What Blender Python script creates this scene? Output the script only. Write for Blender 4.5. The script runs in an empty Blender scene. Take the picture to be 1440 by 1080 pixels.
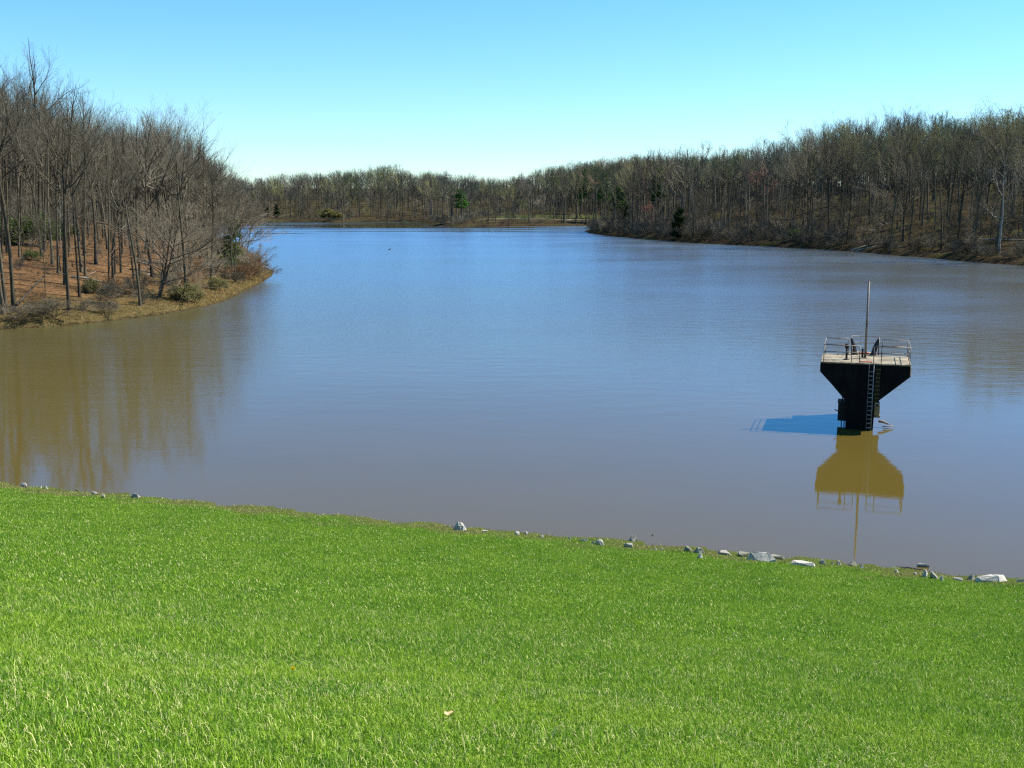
import bpy, bmesh, math, random
import numpy as np
from mathutils import Vector, Matrix, Quaternion

R = math.radians
random.seed(7)
rs = np.random.RandomState(11)
scene = bpy.context.scene
COL = scene.collection

# ------------------------------------------------------------------ camera
EYE = 13.0                       # eye height above the water
F = 1565.0                       # focal length in pixels of the 1440 px wide photo
PITCH = R(9.33)
cam_d = bpy.data.cameras.new('camera'); cam = bpy.data.objects.new('camera', cam_d); COL.objects.link(cam)
cam.location = (0, 0, EYE); cam.rotation_euler = (R(90) - PITCH, 0, 0)
cam_d.sensor_width = 36.0; cam_d.lens = F / 1440 * 36.0
cam_d.clip_start = 0.1; cam_d.clip_end = 9000
scene.camera = cam
FW = Vector((0, math.cos(PITCH), -math.sin(PITCH))); UP = Vector((0, math.sin(PITCH), math.cos(PITCH)))

def ray(px, py):
    return FW + Vector((1, 0, 0)) * ((px - 720) / F) + UP * ((540 - py) / F)
def at(px, py, z=0.0):
    """point of the world on the level z seen at that pixel of the photo"""
    d = ray(px, py); t = (z - EYE) / d.z
    return Vector((d.x * t, d.y * t, z))
def at_y(px, py, Y):
    d = ray(px, py); t = Y / d.y
    return Vector((d.x * t, Y, EYE + d.z * t))
def proj(x, y, z):
    zc = y * FW.y + (z - EYE) * FW.z
    yc = y * UP.y + (z - EYE) * UP.z
    return 720 + F * x / zc, 540 - F * yc / zc

# ------------------------------------------------------------------ light
SUN_AZ, SUN_EL = R(75), R(47)     # azimuth clockwise from +Y (the view direction)
S = Vector((math.sin(SUN_AZ) * math.cos(SUN_EL), math.cos(SUN_AZ) * math.cos(SUN_EL), math.sin(SUN_EL)))
sl = bpy.data.lights.new('sun', 'SUN'); sl.energy = 4.8; sl.angle = R(0.5); sl.color = (1.0, 0.95, 0.86)
so = bpy.data.objects.new('sun', sl); COL.objects.link(so)
so.rotation_euler = S.to_track_quat('Z', 'Y').to_euler(); so.location = (200, 60, 300)

world = bpy.data.worlds.new('World'); scene.world = world; world.use_nodes = True
wn = world.node_tree; wn.nodes.clear()
sky = wn.nodes.new('ShaderNodeTexSky'); sky.sky_type = 'NISHITA'; sky.sun_disc = False
sky.sun_elevation = SUN_EL; sky.sun_rotation = SUN_AZ
sky.air_density = 1.0; sky.dust_density = 0.0; sky.ozone_density = 1.5; sky.altitude = 100
mul = wn.nodes.new('ShaderNodeMix'); mul.data_type = 'RGBA'; mul.blend_type = 'MULTIPLY'
mul.inputs[0].default_value = 1.0; mul.inputs[7].default_value = (0.72, 0.985, 1.28, 1)
bg = wn.nodes.new('ShaderNodeBackground'); bg.inputs[1].default_value = 0.081
wo = wn.nodes.new('ShaderNodeOutputWorld')
hsv = wn.nodes.new('ShaderNodeHueSaturation'); hsv.inputs['Saturation'].default_value = 1.25; hsv.inputs['Hue'].default_value = 0.485
wn.links.new(sky.outputs[0], hsv.inputs['Color']); wn.links.new(hsv.outputs[0], mul.inputs[6]); wn.links.new(mul.outputs[2], bg.inputs[0]); wn.links.new(bg.outputs[0], wo.inputs[0])

vs = scene.view_settings
scene.display_settings.display_device = 'sRGB'
vs.view_transform = 'Standard'; vs.look = 'None'; vs.exposure = 0.95; vs.gamma = 1.0; vs.use_curve_mapping = False
cy = scene.cycles
cy.max_bounces = 5; cy.diffuse_bounces = 2; cy.glossy_bounces = 2; cy.transmission_bounces = 2; cy.transparent_max_bounces = 4
cy.use_denoising = False
cy.caustics_reflective = False; cy.caustics_refractive = False
cy.sample_clamp_indirect = 3.0
scene.render.film_transparent = False
cy.pixel_filter_type = 'BLACKMAN_HARRIS'; cy.filter_width = 1.3

# ------------------------------------------------------------------ materials
class NT:
    def __init__(s, name):
        s.m = bpy.data.materials.new(name); s.m.use_nodes = True; s.t = s.m.node_tree; s.t.nodes.clear()
        s.out = s.n('OutputMaterial')
    def n(s, kind, **kw):
        nd = s.t.nodes.new('ShaderNode' + kind)
        for k, v in kw.items(): setattr(nd, k, v)
        return nd
    def l(s, a, b): s.t.links.new(a, b)
    def set(s, sock, v):
        if hasattr(v, 'is_output') or isinstance(v, bpy.types.NodeSocket): s.l(v, sock)
        else: sock.default_value = v if not (isinstance(v, tuple) and len(v) == 3) else (*v, 1)
    def pos(s): return s.n('NewGeometry').outputs['Position']
    def obj(s): return s.n('TexCoord').outputs['Object']
    def mapping(s, v, scale=(1, 1, 1), loc=(0, 0, 0), rot=(0, 0, 0)):
        m = s.n('Mapping'); s.l(v, m.inputs[0]); m.inputs[1].default_value = loc; m.inputs[2].default_value = rot; m.inputs[3].default_value = scale
        return m.outputs[0]
    def noise(s, v, scale, detail=4, rough=0.55, dist=0.0):
        n = s.n('TexNoise'); s.l(v, n.inputs['Vector']); n.inputs['Scale'].default_value = scale
        n.inputs['Detail'].default_value = detail; n.inputs['Roughness'].default_value = rough; n.inputs['Distortion'].default_value = dist
        return n.outputs[0]
    def ramp(s, f, stops, interp='LINEAR'):
        r = s.n('ValToRGB'); s.l(f, r.inputs[0]); e = r.color_ramp.elements; r.color_ramp.interpolation = interp
        while len(e) < len(stops): e.new(0.5)
        for q, (p, c) in zip(e, stops):
            q.position = p; q.color = (*c, 1) if isinstance(c, tuple) else (c, c, c, 1)
        return r.outputs[0]
    def mix(s, f, a, b, mode='MIX'):
        m = s.n('Mix', data_type='RGBA', blend_type=mode)
        s.set(m.inputs[0], f); s.set(m.inputs[6], a); s.set(m.inputs[7], b)
        return m.outputs[2]
    def math(s, op, a, b=0.0, c=0.0):
        m = s.n('Math', operation=op); s.set(m.inputs[0], a); s.set(m.inputs[1], b); s.set(m.inputs[2], c)
        return m.outputs[0]
    def sep(s, v):
        x = s.n('SeparateXYZ'); s.l(v, x.inputs[0]); return x.outputs
    def maprange(s, v, a, b, c, d, smooth=True):
        m = s.n('MapRange'); m.interpolation_type = 'SMOOTHSTEP' if smooth else 'LINEAR'
        s.l(v, m.inputs[0])
        for i, q in enumerate((a, b, c, d)): m.inputs[i + 1].default_value = q
        return m.outputs[0]
    def attr(s, name): return s.n('Attribute', attribute_name=name)
    def bump(s, h, strength=0.5, dist=0.05):
        b = s.n('Bump'); s.l(h, b.inputs['Height']); s.set(b.inputs['Strength'], strength); b.inputs['Distance'].default_value = dist
        return b.outputs[0]
    def diffuse(s, c, normal=None, translucent=0.0):
        d = s.n('BsdfDiffuse'); s.set(d.inputs[0], c)
        if normal is not None: s.l(normal, d.inputs['Normal'])
        o = d.outputs[0]
        if translucent:
            t = s.n('BsdfTranslucent'); s.set(t.inputs[0], c)
            mx = s.n('MixShader'); mx.inputs[0].default_value = translucent
            s.l(o, mx.inputs[1]); s.l(t.outputs[0], mx.inputs[2]); o = mx.outputs[0]
        s.l(o, s.out.inputs[0]); return s.m
    def principled(s, c, rough=0.7, metal=0.0, normal=None, spec=0.4):
        p = s.n('BsdfPrincipled'); s.set(p.inputs['Base Color'], c); s.set(p.inputs['Roughness'], rough); s.set(p.inputs['Metallic'], metal)
        p.inputs['Specular IOR Level'].default_value = spec
        if normal is not None: s.l(normal, p.inputs['Normal'])
        s.l(p.outputs[0], s.out.inputs[0]); return s.m

def bark_mat(name, lo, hi, scale=3.0):
    t = NT(name); rnd = t.n('ObjectInfo').outputs['Random']
    c = t.mix(rnd, lo, hi)
    nz = t.noise(t.mapping(t.obj(), (1, 1, 0.25)), scale, 3)
    c = t.mix(1.0, c, t.ramp(nz, [(0.3, 0.55), (0.7, 1.35)]), 'MULTIPLY')
    return t.diffuse(c)

M = {}
M['bark'] = bark_mat('bark_grey', (0.055, 0.047, 0.033), (0.125, 0.106, 0.072))
M['twig'] = bark_mat('twig_brown', (0.075, 0.066, 0.046), (0.22, 0.195, 0.142), 0.6)
M['bark_dark'] = bark_mat('bark_dark', (0.06, 0.048, 0.036), (0.10, 0.08, 0.06))
M['bark_pale'] = bark_mat('bark_pale', (0.30, 0.28, 0.24), (0.40, 0.37, 0.32))
M['twig_beige'] = bark_mat('twig_beige', (0.21, 0.175, 0.12), (0.28, 0.235, 0.165), 0.6)
M['twig_rust'] = bark_mat('twig_rust', (0.19, 0.115, 0.06), (0.27, 0.165, 0.085), 0.6)

def leaf_mat(name, a, b, scale=1.2, tr=0.35):
    t = NT(name); nz = t.noise(t.pos(), scale, 3)
    return t.diffuse(t.mix(t.maprange(nz, 0.35, 0.65, 0, 1), a, b), translucent=tr)
M['bud'] = leaf_mat('bud_green', (0.20, 0.24, 0.055), (0.30, 0.34, 0.09))
M['bud_olive'] = leaf_mat('bud_olive', (0.17, 0.16, 0.06), (0.23, 0.21, 0.09))
M['bud_pink'] = leaf_mat('bud_pink', (0.27, 0.12, 0.10), (0.33, 0.16, 0.13))
M['needle'] = leaf_mat('pine_needle', (0.05, 0.10, 0.028), (0.09, 0.17, 0.04), 0.8, 0.15)
M['needle_bright'] = leaf_mat('pine_needle_bright', (0.06, 0.15, 0.03), (0.12, 0.26, 0.05), 0.8, 0.2)
M['needle_dark'] = leaf_mat('cedar_needle', (0.022, 0.034, 0.014), (0.045, 0.06, 0.022), 0.8, 0.1)
M['holly'] = leaf_mat('holly_leaf', (0.05, 0.085, 0.022), (0.11, 0.165, 0.035), 0.8, 0.25)
M['willow'] = leaf_mat('willow_leaf', (0.20, 0.20, 0.06), (0.30, 0.24, 0.09), 0.5, 0.25)

# ground of the woods
t = NT('leaf_litter'); p = t.pos(); sx = t.sep(p)
n1 = t.noise(p, 0.16, 4); n2 = t.noise(p, 2.2, 5, 0.65); n3 = t.noise(p, 9.0, 3, 0.7)
litter = t.mix(t.ramp(n2, [(0.35, 0.0), (0.65, 1.0)]), (0.10, 0.052, 0.022), (0.25, 0.145, 0.072))
litter = t.mix(t.math('MULTIPLY', t.maprange(n3, 0.45, 0.75, 0, 1), 0.7), litter, (0.055, 0.03, 0.015))
n4 = t.noise(p, 0.6, 4, 0.6)
litter = t.mix(t.maprange(n4, 0.46, 0.66, 0, 0.75), litter, (0.075, 0.048, 0.024))
mossy = t.mix(t.ramp(n2, [(0.3, 0.0), (0.7, 1.0)]), (0.05, 0.044, 0.016), (0.145, 0.105, 0.045))
band = t.maprange(t.math('ADD', sx[2], t.math('MULTIPLY', n1, 2.6)), 1.8, 5.0, 1, 0)
c = t.mix(band, litter, mossy)
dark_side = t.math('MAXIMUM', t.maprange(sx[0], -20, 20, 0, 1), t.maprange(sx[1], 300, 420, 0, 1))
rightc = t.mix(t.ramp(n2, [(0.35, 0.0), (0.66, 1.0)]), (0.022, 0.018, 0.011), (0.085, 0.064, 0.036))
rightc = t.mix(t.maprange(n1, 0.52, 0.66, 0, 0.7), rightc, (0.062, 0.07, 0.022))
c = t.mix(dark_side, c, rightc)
wet = t.maprange(t.math('SUBTRACT', sx[2], t.math('MULTIPLY', dark_side, 0.5)), 0.05, 0.35, 1, 0)
wet = t.math('MULTIPLY', wet, t.maprange(n2, 0.35, 0.6, 1, 0.35))
c = t.mix(wet, c, (0.03, 0.022, 0.014))
M['ground'] = t.diffuse(c, t.bump(t.math('ADD', n2, t.math('MULTIPLY', n3, 0.5)), 0.8, 0.25))

# lake
t = NT('lake_water'); p = t.pos(); sx = t.sep(p)
wob = t.noise(t.mapping(p, (0.012, 0.02, 1)), 1.0, 3)
yy = t.math('ADD', sx[1], t.math('MULTIPLY', t.math('SUBTRACT', wob, 0.5), 60.0))
wind = t.maprange(yy, 42, 135, 0.06, 1.0)
streak = t.noise(t.mapping(p, (0.004, 0.035, 1), rot=(0, 0, R(-6))), 1.0, 3, 0.5, 0.4)
farcalm = t.math('MULTIPLY', t.maprange(sx[1], 330, 480, 0, 1), t.maprange(sx[0], -10, 30, 1, 0.0))
st = t.ramp(t.math('ADD', streak, t.maprange(sx[1], 440, 660, -0.03, 0.14)), [(0.49, 0.0), (0.53, 1.0)])
wind = t.math('MULTIPLY', wind, t.math('SUBTRACT', 1.0, t.math('MULTIPLY', farcalm, st)))
r1 = t.noise(t.mapping(p, (1.0, 1.9, 1), rot=(0, 0, R(12))), 1.1, 3, 0.6)
r2 = t.noise(t.mapping(p, (1.0, 2.2, 1), rot=(0, 0, R(-9))), 5.0, 2, 0.5)
r0 = t.noise(t.mapping(p, (0.30, 0.62, 1), rot=(0, 0, R(4))), 1.0, 2, 0.5)
hgt = t.math('ADD', t.math('ADD', r1, t.math('MULTIPLY', r2, 0.25)), t.math('MULTIPLY', r0, 2.2))
patch = t.maprange(t.noise(t.mapping(p, (0.02, 0.035, 1)), 1.0, 3), 0.3, 0.7, 0.82, 1.06)
amp = t.math('ADD', t.math('MULTIPLY', wind, patch), t.math('MULTIPLY', t.maprange(sx[0], 4, -14, 0, 0.05), t.maprange(sx[1], 36, 60, 0, 1)))
nrm = t.bump(hgt, t.math('MULTIPLY', amp, t.maprange(sx[1], 110, 420, 0.20, 0.04)), 0.12)
mud = t.mix(t.noise(t.mapping(p, (0.05, 0.08, 1)), 1.0, 3), (0.096, 0.069, 0.014), (0.112, 0.081, 0.017))
df = t.n('BsdfDiffuse'); t.set(df.inputs[0], mud)
gl = t.n('BsdfGlossy'); gl.inputs['Color'].default_value = (0.53, 0.775, 0.98, 1)
t.set(gl.inputs['Roughness'], t.math('ADD', 0.02, t.math('MULTIPLY', amp, t.maprange(sx[1], 70, 420, 0.17, 0.22)))); t.l(nrm, gl.inputs['Normal'])
fr_ = t.n('Fresnel'); fr_.inputs['IOR'].default_value = 1.42; t.l(nrm, fr_.inputs['Normal'])
mx_ = t.n('MixShader'); t.l(fr_.outputs[0], mx_.inputs[0]); t.l(df.outputs[0], mx_.inputs[1]); t.l(gl.outputs[0], mx_.inputs[2])
t.l(mx_.outputs[0], t.out.inputs[0]); M['water'] = t.m

# lawn soil and blades
t = NT('lawn_turf'); p = t.pos()
n1 = t.noise(p, 0.5, 4); n2 = t.noise(p, 22, 4, 0.7)
c = t.mix(t.maprange(n1, 0.3, 0.7, 0, 1), (0.05, 0.11, 0.010), (0.08, 0.15, 0.015))
c = t.mix(t.maprange(n2, 0.4, 0.7, 0, 1), c, (0.02, 0.035, 0.008))
dry = t.attr('dry').outputs['Fac']
c = t.mix(dry, c, t.mix(t.maprange(n2, 0.4, 0.6, 0, 1), (0.10, 0.105, 0.035), (0.05, 0.065, 0.018)))
M['turf'] = t.diffuse(c)
t = NT('grass_blade'); p = t.pos(); tone = t.attr('tone').outputs['Fac']; dry = t.attr('dry').outputs['Fac']
n1 = t.noise(p, 0.55, 4, 0.6); n2 = t.noise(p, 3.0, 3)
g = t.ramp(tone, [(0.0, (0.035, 0.11, 0.010)), (0.35, (0.11, 0.25, 0.016)), (0.7, (0.23, 0.38, 0.035)), (0.86, (0.44, 0.50, 0.13)), (1.0, (0.80, 0.70, 0.38))])
g = t.mix(t.maprange(n1, 0.35, 0.68, 0, 0.5), g, (0.27, 0.40, 0.03))
g = t.mix(t.maprange(n2, 0.5, 0.75, 0, 0.55), g, (0.05, 0.18, 0.03))
c = t.mix(dry, g, t.mix(tone, (0.11, 0.12, 0.03), (0.50, 0.40, 0.18)))
M['blade'] = t.diffuse(c, translucent=0.14)
t = NT('dry_blade'); tone = t.attr('tone').outputs['Fac']
M['dry_blade'] = t.diffuse(t.ramp(tone, [(0.0, (0.15, 0.10, 0.035)), (0.45, (0.32, 0.20, 0.08)), (0.72, (0.46, 0.31, 0.13)), (1.0, (0.17, 0.16, 0.045))]), translucent=0.2)

# distant wood (one mesh, tint per tree)
t = NT('background_bark'); tint = t.attr('tint').outputs['Fac']
c = t.ramp(tint, [(0.0, (0.072, 0.063, 0.048)), (0.4, (0.125, 0.112, 0.084)), (0.72, (0.185, 0.170, 0.132)), (0.9, (0.23, 0.235, 0.085)), (1.0, (0.19, 0.115, 0.095))])
M['bg_bark'] = t.diffuse(c)

def rock_mat(name, lo, hi, moss=0.0):
    t = NT(name); p = t.obj(); n1 = t.noise(p, 2.5, 6, 0.65); n2 = t.noise(p, 9, 5, 0.7)
    c = t.mix(t.maprange(n1, 0.3, 0.7, 0, 1), lo, hi)
    c = t.mix(t.maprange(n2, 0.55, 0.75, 0, 0.7), c, (lo[0] * .4, lo[1] * .38, lo[2] * .35))
    if moss: c = t.mix(t.maprange(n1, 0.42, 0.58, 0, moss), c, (0.12, 0.13, 0.04))
    z = t.sep(t.pos())[2]
    c = t.mix(t.maprange(z, 0.02, 0.10, 0.75, 0), c, (0.04, 0.035, 0.025))
    return t.principled(c, 0.85, normal=t.bump(n2, 0.6, 0.04))
M['rock_pale'] = rock_mat('rock_pale', (0.36, 0.335, 0.27), (0.58, 0.54, 0.45))
M['rock_grey'] = rock_mat('rock_grey', (0.22, 0.20, 0.16), (0.42, 0.39, 0.32))
M['rock_moss'] = rock_mat('rock_mossy', (0.18, 0.17, 0.12), (0.38, 0.36, 0.28), 0.7)

t = NT('concrete_pale'); p = t.obj(); n1 = t.noise(p, 1.6, 6, 0.65); n2 = t.noise(p, 14, 4)
c = t.mix(t.maprange(n1, 0.3, 0.72, 0, 1), (0.13, 0.105, 0.065), (0.38, 0.325, 0.215))
n3 = t.noise(t.mapping(p, (0.5, 3.5, 1)), 1.3, 4, 0.6)
c = t.mix(t.maprange(n3, 0.5, 0.68, 0, 0.75), c, (0.085, 0.072, 0.052))
c = t.mix(t.maprange(n2, 0.5, 0.8, 0, 0.4), c, (0.14, 0.12, 0.09))
M['concrete'] = t.principled(c, 0.9, normal=t.bump(n2, 0.4, 0.02))
t = NT('concrete_black_shaded'); p = t.obj(); n1 = t.noise(t.mapping(p, (1, 1, 0.35)), 2.4, 6, 0.65)
c = t.mix(t.maprange(n1, 0.45, 0.8, 0, 1), (0.005, 0.005, 0.005), (0.020, 0.018, 0.014))  # shade of the tower's unlit faces put into the colour, with paler streaks
M['shaded'] = t.principled(c, 0.9, spec=0.15)
t = NT('galvanised_steel'); n1 = t.noise(t.obj(), 5, 4)
c = t.mix(t.maprange(n1, 0.35, 0.7, 0, 1), (0.25, 0.23, 0.20), (0.12, 0.09, 0.07))
M['galv'] = t.principled(c, 0.55, 0.35)
t = NT('ladder_steel'); n1 = t.noise(t.obj(), 5, 4)
M['ladder'] = t.principled(t.mix(t.maprange(n1, 0.35, 0.7, 0, 1), (0.19, 0.22, 0.23), (0.08, 0.085, 0.08)), 0.6, 0.2)
t = NT('rusty_steel'); n1 = t.noise(t.obj(), 8, 5)
M['rust'] = t.principled(t.mix(t.maprange(n1, 0.35, 0.65, 0, 1), (0.40, 0.12, 0.045), (0.22, 0.07, 0.04)), 0.9)
t = NT('black_steel'); n1 = t.noise(t.obj(), 6, 3)
M['blacksteel'] = t.principled(t.mix(n1, (0.012, 0.012, 0.013), (0.035, 0.028, 0.024)), 0.6, 0.0, spec=0.25)
t = NT('mast_steel'); n1 = t.noise(t.mapping(t.obj(), (1, 1, 0.3)), 5, 4)
M['mast'] = t.principled(t.mix(t.maprange(n1, 0.4, 0.65, 0, 1), (0.25, 0.20, 0.155), (0.10, 0.045, 0.035)), 0.7, 0.0)
t = NT('tan_box_paint'); n1 = t.noise(t.obj(), 4, 5)
M['tan'] = t.principled(t.mix(n1, (0.30, 0.23, 0.11), (0.42, 0.33, 0.17)), 0.8)
t = NT('gauge_board'); M['gauge'] = t.principled((0.020, 0.019, 0.010), 0.8, spec=0.15)
t = NT('gauge_mark'); M['gmark'] = t.principled((0.15, 0.14, 0.035), 0.7, spec=0.2)
t = NT('driftwood'); n1 = t.noise(t.mapping(t.obj(), (1, 6, 6)), 3, 4)
M['drift'] = t.principled(t.mix(n1, (0.16, 0.12, 0.085), (0.42, 0.36, 0.29)), 0.85)
t = NT('sawn_deadwood'); n1 = t.noise(t.obj(), 3, 4)
M['deadwood'] = t.principled(t.mix(n1, (0.24, 0.205, 0.155), (0.42, 0.37, 0.30)), 0.85)
t = NT('dandelion_petal'); M['petal'] = t.diffuse((0.80, 0.62, 0.015))
t = NT('dead_leaf'); M['deadleaf'] = t.diffuse((0.62, 0.40, 0.22))
t = NT('duck_feather'); n1 = t.sep(t.obj())
M['duck'] = t.principled(t.mix(t.maprange(n1[0], -0.12, 0.02, 1, 0), (0.045, 0.045, 0.055), (0.55, 0.55, 0.56)), 0.7)
t = NT('path_gravel'); n1 = t.noise(t.pos(), 0.6, 4)
M['path'] = t.diffuse(t.mix(n1, (0.15, 0.13, 0.095), (0.21, 0.185, 0.135)))
t = NT('mown_grass'); n1 = t.noise(t.pos(), 0.1, 4)
M['mown'] = t.diffuse(t.mix(n1, (0.055, 0.07, 0.022), (0.09, 0.095, 0.036)))

# ------------------------------------------------------------------ object helpers
def np_mesh(name, V, faces4=None, faces3=None, mats=(), midx=None, smooth=True, attrs=None):
    me = bpy.data.meshes.new(name); V = np.ascontiguousarray(V, dtype=np.float32)
    f4 = np.zeros((0, 4), np.int32) if faces4 is None else np.asarray(faces4, np.int32)
    f3 = np.zeros((0, 3), np.int32) if faces3 is None else np.asarray(faces3, np.int32)
    nl = f4.size + f3.size; nf = len(f4) + len(f3)
    me.vertices.add(len(V)); me.vertices.foreach_set('co', V.ravel())
    me.loops.add(nl); me.loops.foreach_set('vertex_index', np.concatenate([f4.ravel(), f3.ravel()]).astype(np.int32))
    me.polygons.add(nf)
    starts = np.concatenate([np.arange(len(f4)) * 4, f4.size + np.arange(len(f3)) * 3]).astype(np.int32)
    me.polygons.foreach_set('loop_start', starts)
    try: me.polygons.foreach_set('loop_total', np.concatenate([np.full(len(f4), 4), np.full(len(f3), 3)]).astype(np.int32))
    except Exception: pass
    me.polygons.foreach_set('use_smooth', np.full(nf, smooth, dtype=bool))
    for m in mats: me.materials.append(m)
    if midx is not None: me.polygons.foreach_set('material_index', np.asarray(midx, np.int32))
    for k, a in (attrs or {}).items():
        at_ = me.attributes.new(k, 'FLOAT', 'POINT'); at_.data.foreach_set('value', np.asarray(a, np.float32))
    me.update(calc_edges=True); me.validate()
    return me

def link(name, me, parent=None, loc=(0, 0, 0)):
    o = bpy.data.objects.new(name, me); COL.objects.link(o)
    if parent is not None: o.parent = parent
    o.location = loc
    return o
def tag(o, label=None, cat=None, group=None, kind=None):
    if label: o['label'] = label
    if cat: o['category'] = cat
    if group: o['group'] = group
    if kind: o['kind'] = kind
    return o
def empty(name, loc=(0, 0, 0), rz=0):
    o = bpy.data.objects.new(name, None); COL.objects.link(o); o.location = loc; o.rotation_euler = (0, 0, rz); o.empty_display_size = 0.3
    return o
def bm_obj(name, bm, mat, parent=None, smooth=False, loc=(0, 0, 0)):
    me = bpy.data.meshes.new(name); bmesh.ops.recalc_face_normals(bm, faces=bm.faces); bm.to_mesh(me); bm.free()
    for m in (mat if isinstance(mat, (list, tuple)) else [mat]): me.materials.append(m)
    if smooth: me.polygons.foreach_set('use_smooth', np.ones(len(me.polygons), bool))
    return link(name, me, parent, loc)
def add_box(bm, lo, hi, mi=0):
    x0, y0, z0 = lo; x1, y1, z1 = hi
    v = [bm.verts.new(c) for c in ((x0, y0, z0), (x1, y0, z0), (x1, y1, z0), (x0, y1, z0), (x0, y0, z1), (x1, y0, z1), (x1, y1, z1), (x0, y1, z1))]
    for q in ((0, 3, 2, 1), (4, 5, 6, 7), (0, 1, 5, 4), (1, 2, 6, 5), (2, 3, 7, 6), (3, 0, 4, 7)):
        f = bm.faces.new([v[i] for i in q]); f.material_index = mi
def add_tube(bm, pts, rad, n=8, cap=True):
    pts = [Vector(p) for p in pts]; rings = []
    rad = rad if isinstance(rad, (list, tuple)) else [rad] * len(pts)
    for i, p in enumerate(pts):
        d = (pts[min(i + 1, len(pts) - 1)] - pts[max(i - 1, 0)]).normalized()
        a = d.orthogonal().normalized() if i == 0 else (a - d * a.dot(d)).normalized()
        b = d.cross(a)
        rings.append([bm.verts.new(p + (a * math.cos(2 * math.pi * k / n) + b * math.sin(2 * math.pi * k / n)) * rad[i]) for k in range(n)])
    for r0, r1 in zip(rings, rings[1:]):
        for k in range(n): bm.faces.new((r0[k], r0[(k + 1) % n], r1[(k + 1) % n], r1[k]))
    if cap: bm.faces.new(rings[0][::-1]); bm.faces.new(rings[-1])

# ------------------------------------------------------------------ shoreline and relief
DL, DR = at(0, 679.5), at(1440, 814.5)
T = (DR - DL).normalized(); NV = Vector((-T.y, T.x, 0))       # along the dam, and out over the lake
if NV.y < 0: NV = -NV
SL = DL.dot(NV)                                              # distance from the eye to the dam's waterline
def dam_pt(tt, ss, z=0): return Vector((T.x * tt + NV.x * ss, T.y * tt + NV.y * ss, z))
left_px = [(0, 463), (50, 461), (100, 457), (150, 452), (200, 446), (245, 440), (290, 431), (315, 423), (340, 411), (360, 402), (374, 393)]
right_px = [(820, 325.5), (850, 331), (900, 336), (950, 340), (1000, 343), (1075, 346.5), (1150, 350.5), (1215, 355), (1250, 358.5), (1300, 362), (1350, 367), (1400, 371), (1440, 374)]
far_px = [(345, 312), (400, 311.5), (440, 311), (470, 313), (510, 311.5), (560, 311), (598, 311.5)]
mid_px = [(606, 317.5), (640, 319), (700, 319), (760, 318.5), (830, 317.5)]
shore = [(-130, 90), (-100, 108)] + [at(a, b).xy[:] for a, b in left_px]
shore += [(-44, 205), (-66, 275), (-104, 390), (-190, 560), (-200, 690)]
shore += [at(a, b).xy[:] for a, b in far_px] + [at(a, b).xy[:] for a, b in mid_px]
shore += [(90, 640), (130, 655), (120, 620), (60, 540)]
shore += [at(a, b).xy[:] for a, b in right_px] + [(128, 190), (150, 130), (170, 40), (150, -120), (-130, -120)]
SH = np.array(shore, dtype=np.float64)
# break the outline up a little so that no bank runs dead straight
def roughen(P, keep):
    out = []
    for i in range(len(P)):
        a, b = P[i], P[(i + 1) % len(P)]; L = np.linalg.norm(b - a); n = max(1, int(L / 7)) if i < keep else 1
        for k in range(n):
            q = a + (b - a) * k / n
            if k: q = q + rs.normal(0, 0.55, 2) * min(1, L / 30)
            out.append(q)
    return np.array(out)
SH = roughen(SH, len(SH) - 5)

def sdf(x, y):
    x = np.atleast_1d(np.asarray(x, float)); y = np.atleast_1d(np.asarray(y, float))
    d2 = np.full(x.shape, 1e18); ins = np.zeros(x.shape, bool)
    A = SH; B = np.roll(SH, -1, axis=0)
    for (ax, ay), (bx, by) in zip(A, B):
        ex, ey = bx - ax, by - ay
        tt = np.clip(((x - ax) * ex + (y - ay) * ey) / (ex * ex + ey * ey + 1e-9), 0, 1)
        d2 = np.minimum(d2, (x - ax - tt * ex) ** 2 + (y - ay - tt * ey) ** 2)
        cr = ((ay > y) != (by > y)) & (x < (bx - ax) * (y - ay) / (by - ay + 1e-12) + ax)
        ins ^= cr
    return np.where(ins, -1, 1) * np.sqrt(d2)
def wav(x, y, s):
    return (np.sin(x * s + 1.3) * np.cos(y * s * 1.13 + .4) + 0.6 * np.sin(x * s * 2.1 - y * s * 1.7 + 2) + 0.4 * np.cos(x * s * 3.7 + y * s * 3.1)) / 2
def ground_z(x, y):
    x = np.atleast_1d(np.asarray(x, float)); y = np.atleast_1d(np.asarray(y, float))
    d = sdf(x, y)
    wl = 1 / (1 + np.exp((x + 12) / 10)) * 1 / (1 + np.exp((y - 480) / 40))
    wr = 1 / (1 + np.exp(-(x - 12) / 10)) * 1 / (1 + np.exp((y - 640) / 40))
    wf = np.clip(1 - wl - wr, 0.02, 1)
    hc = (17 * wl + 34 * wr + 23 * wf) / (wl + wr + wf)
    sp = (0.165 * wl + 0.20 * wr + 0.11 * wf) / (wl + wr + wf)
    dd = np.maximum(d, 0)
    z = 0.55 * (1 - np.exp(-dd / 0.7)) + hc * (1 - np.exp(-sp * dd / hc)) + wav(x, y, 0.09) * 0.35 * np.minimum(dd / 6, 1) + wav(x, y, 0.5) * 0.10 * np.minimum(dd / 2, 1)
    z = z + np.clip((dd - 400) / 2500, 0, 1) * 30
    return np.where(d > 0, z, -np.minimum(2.6, -d * 0.35))

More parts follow.
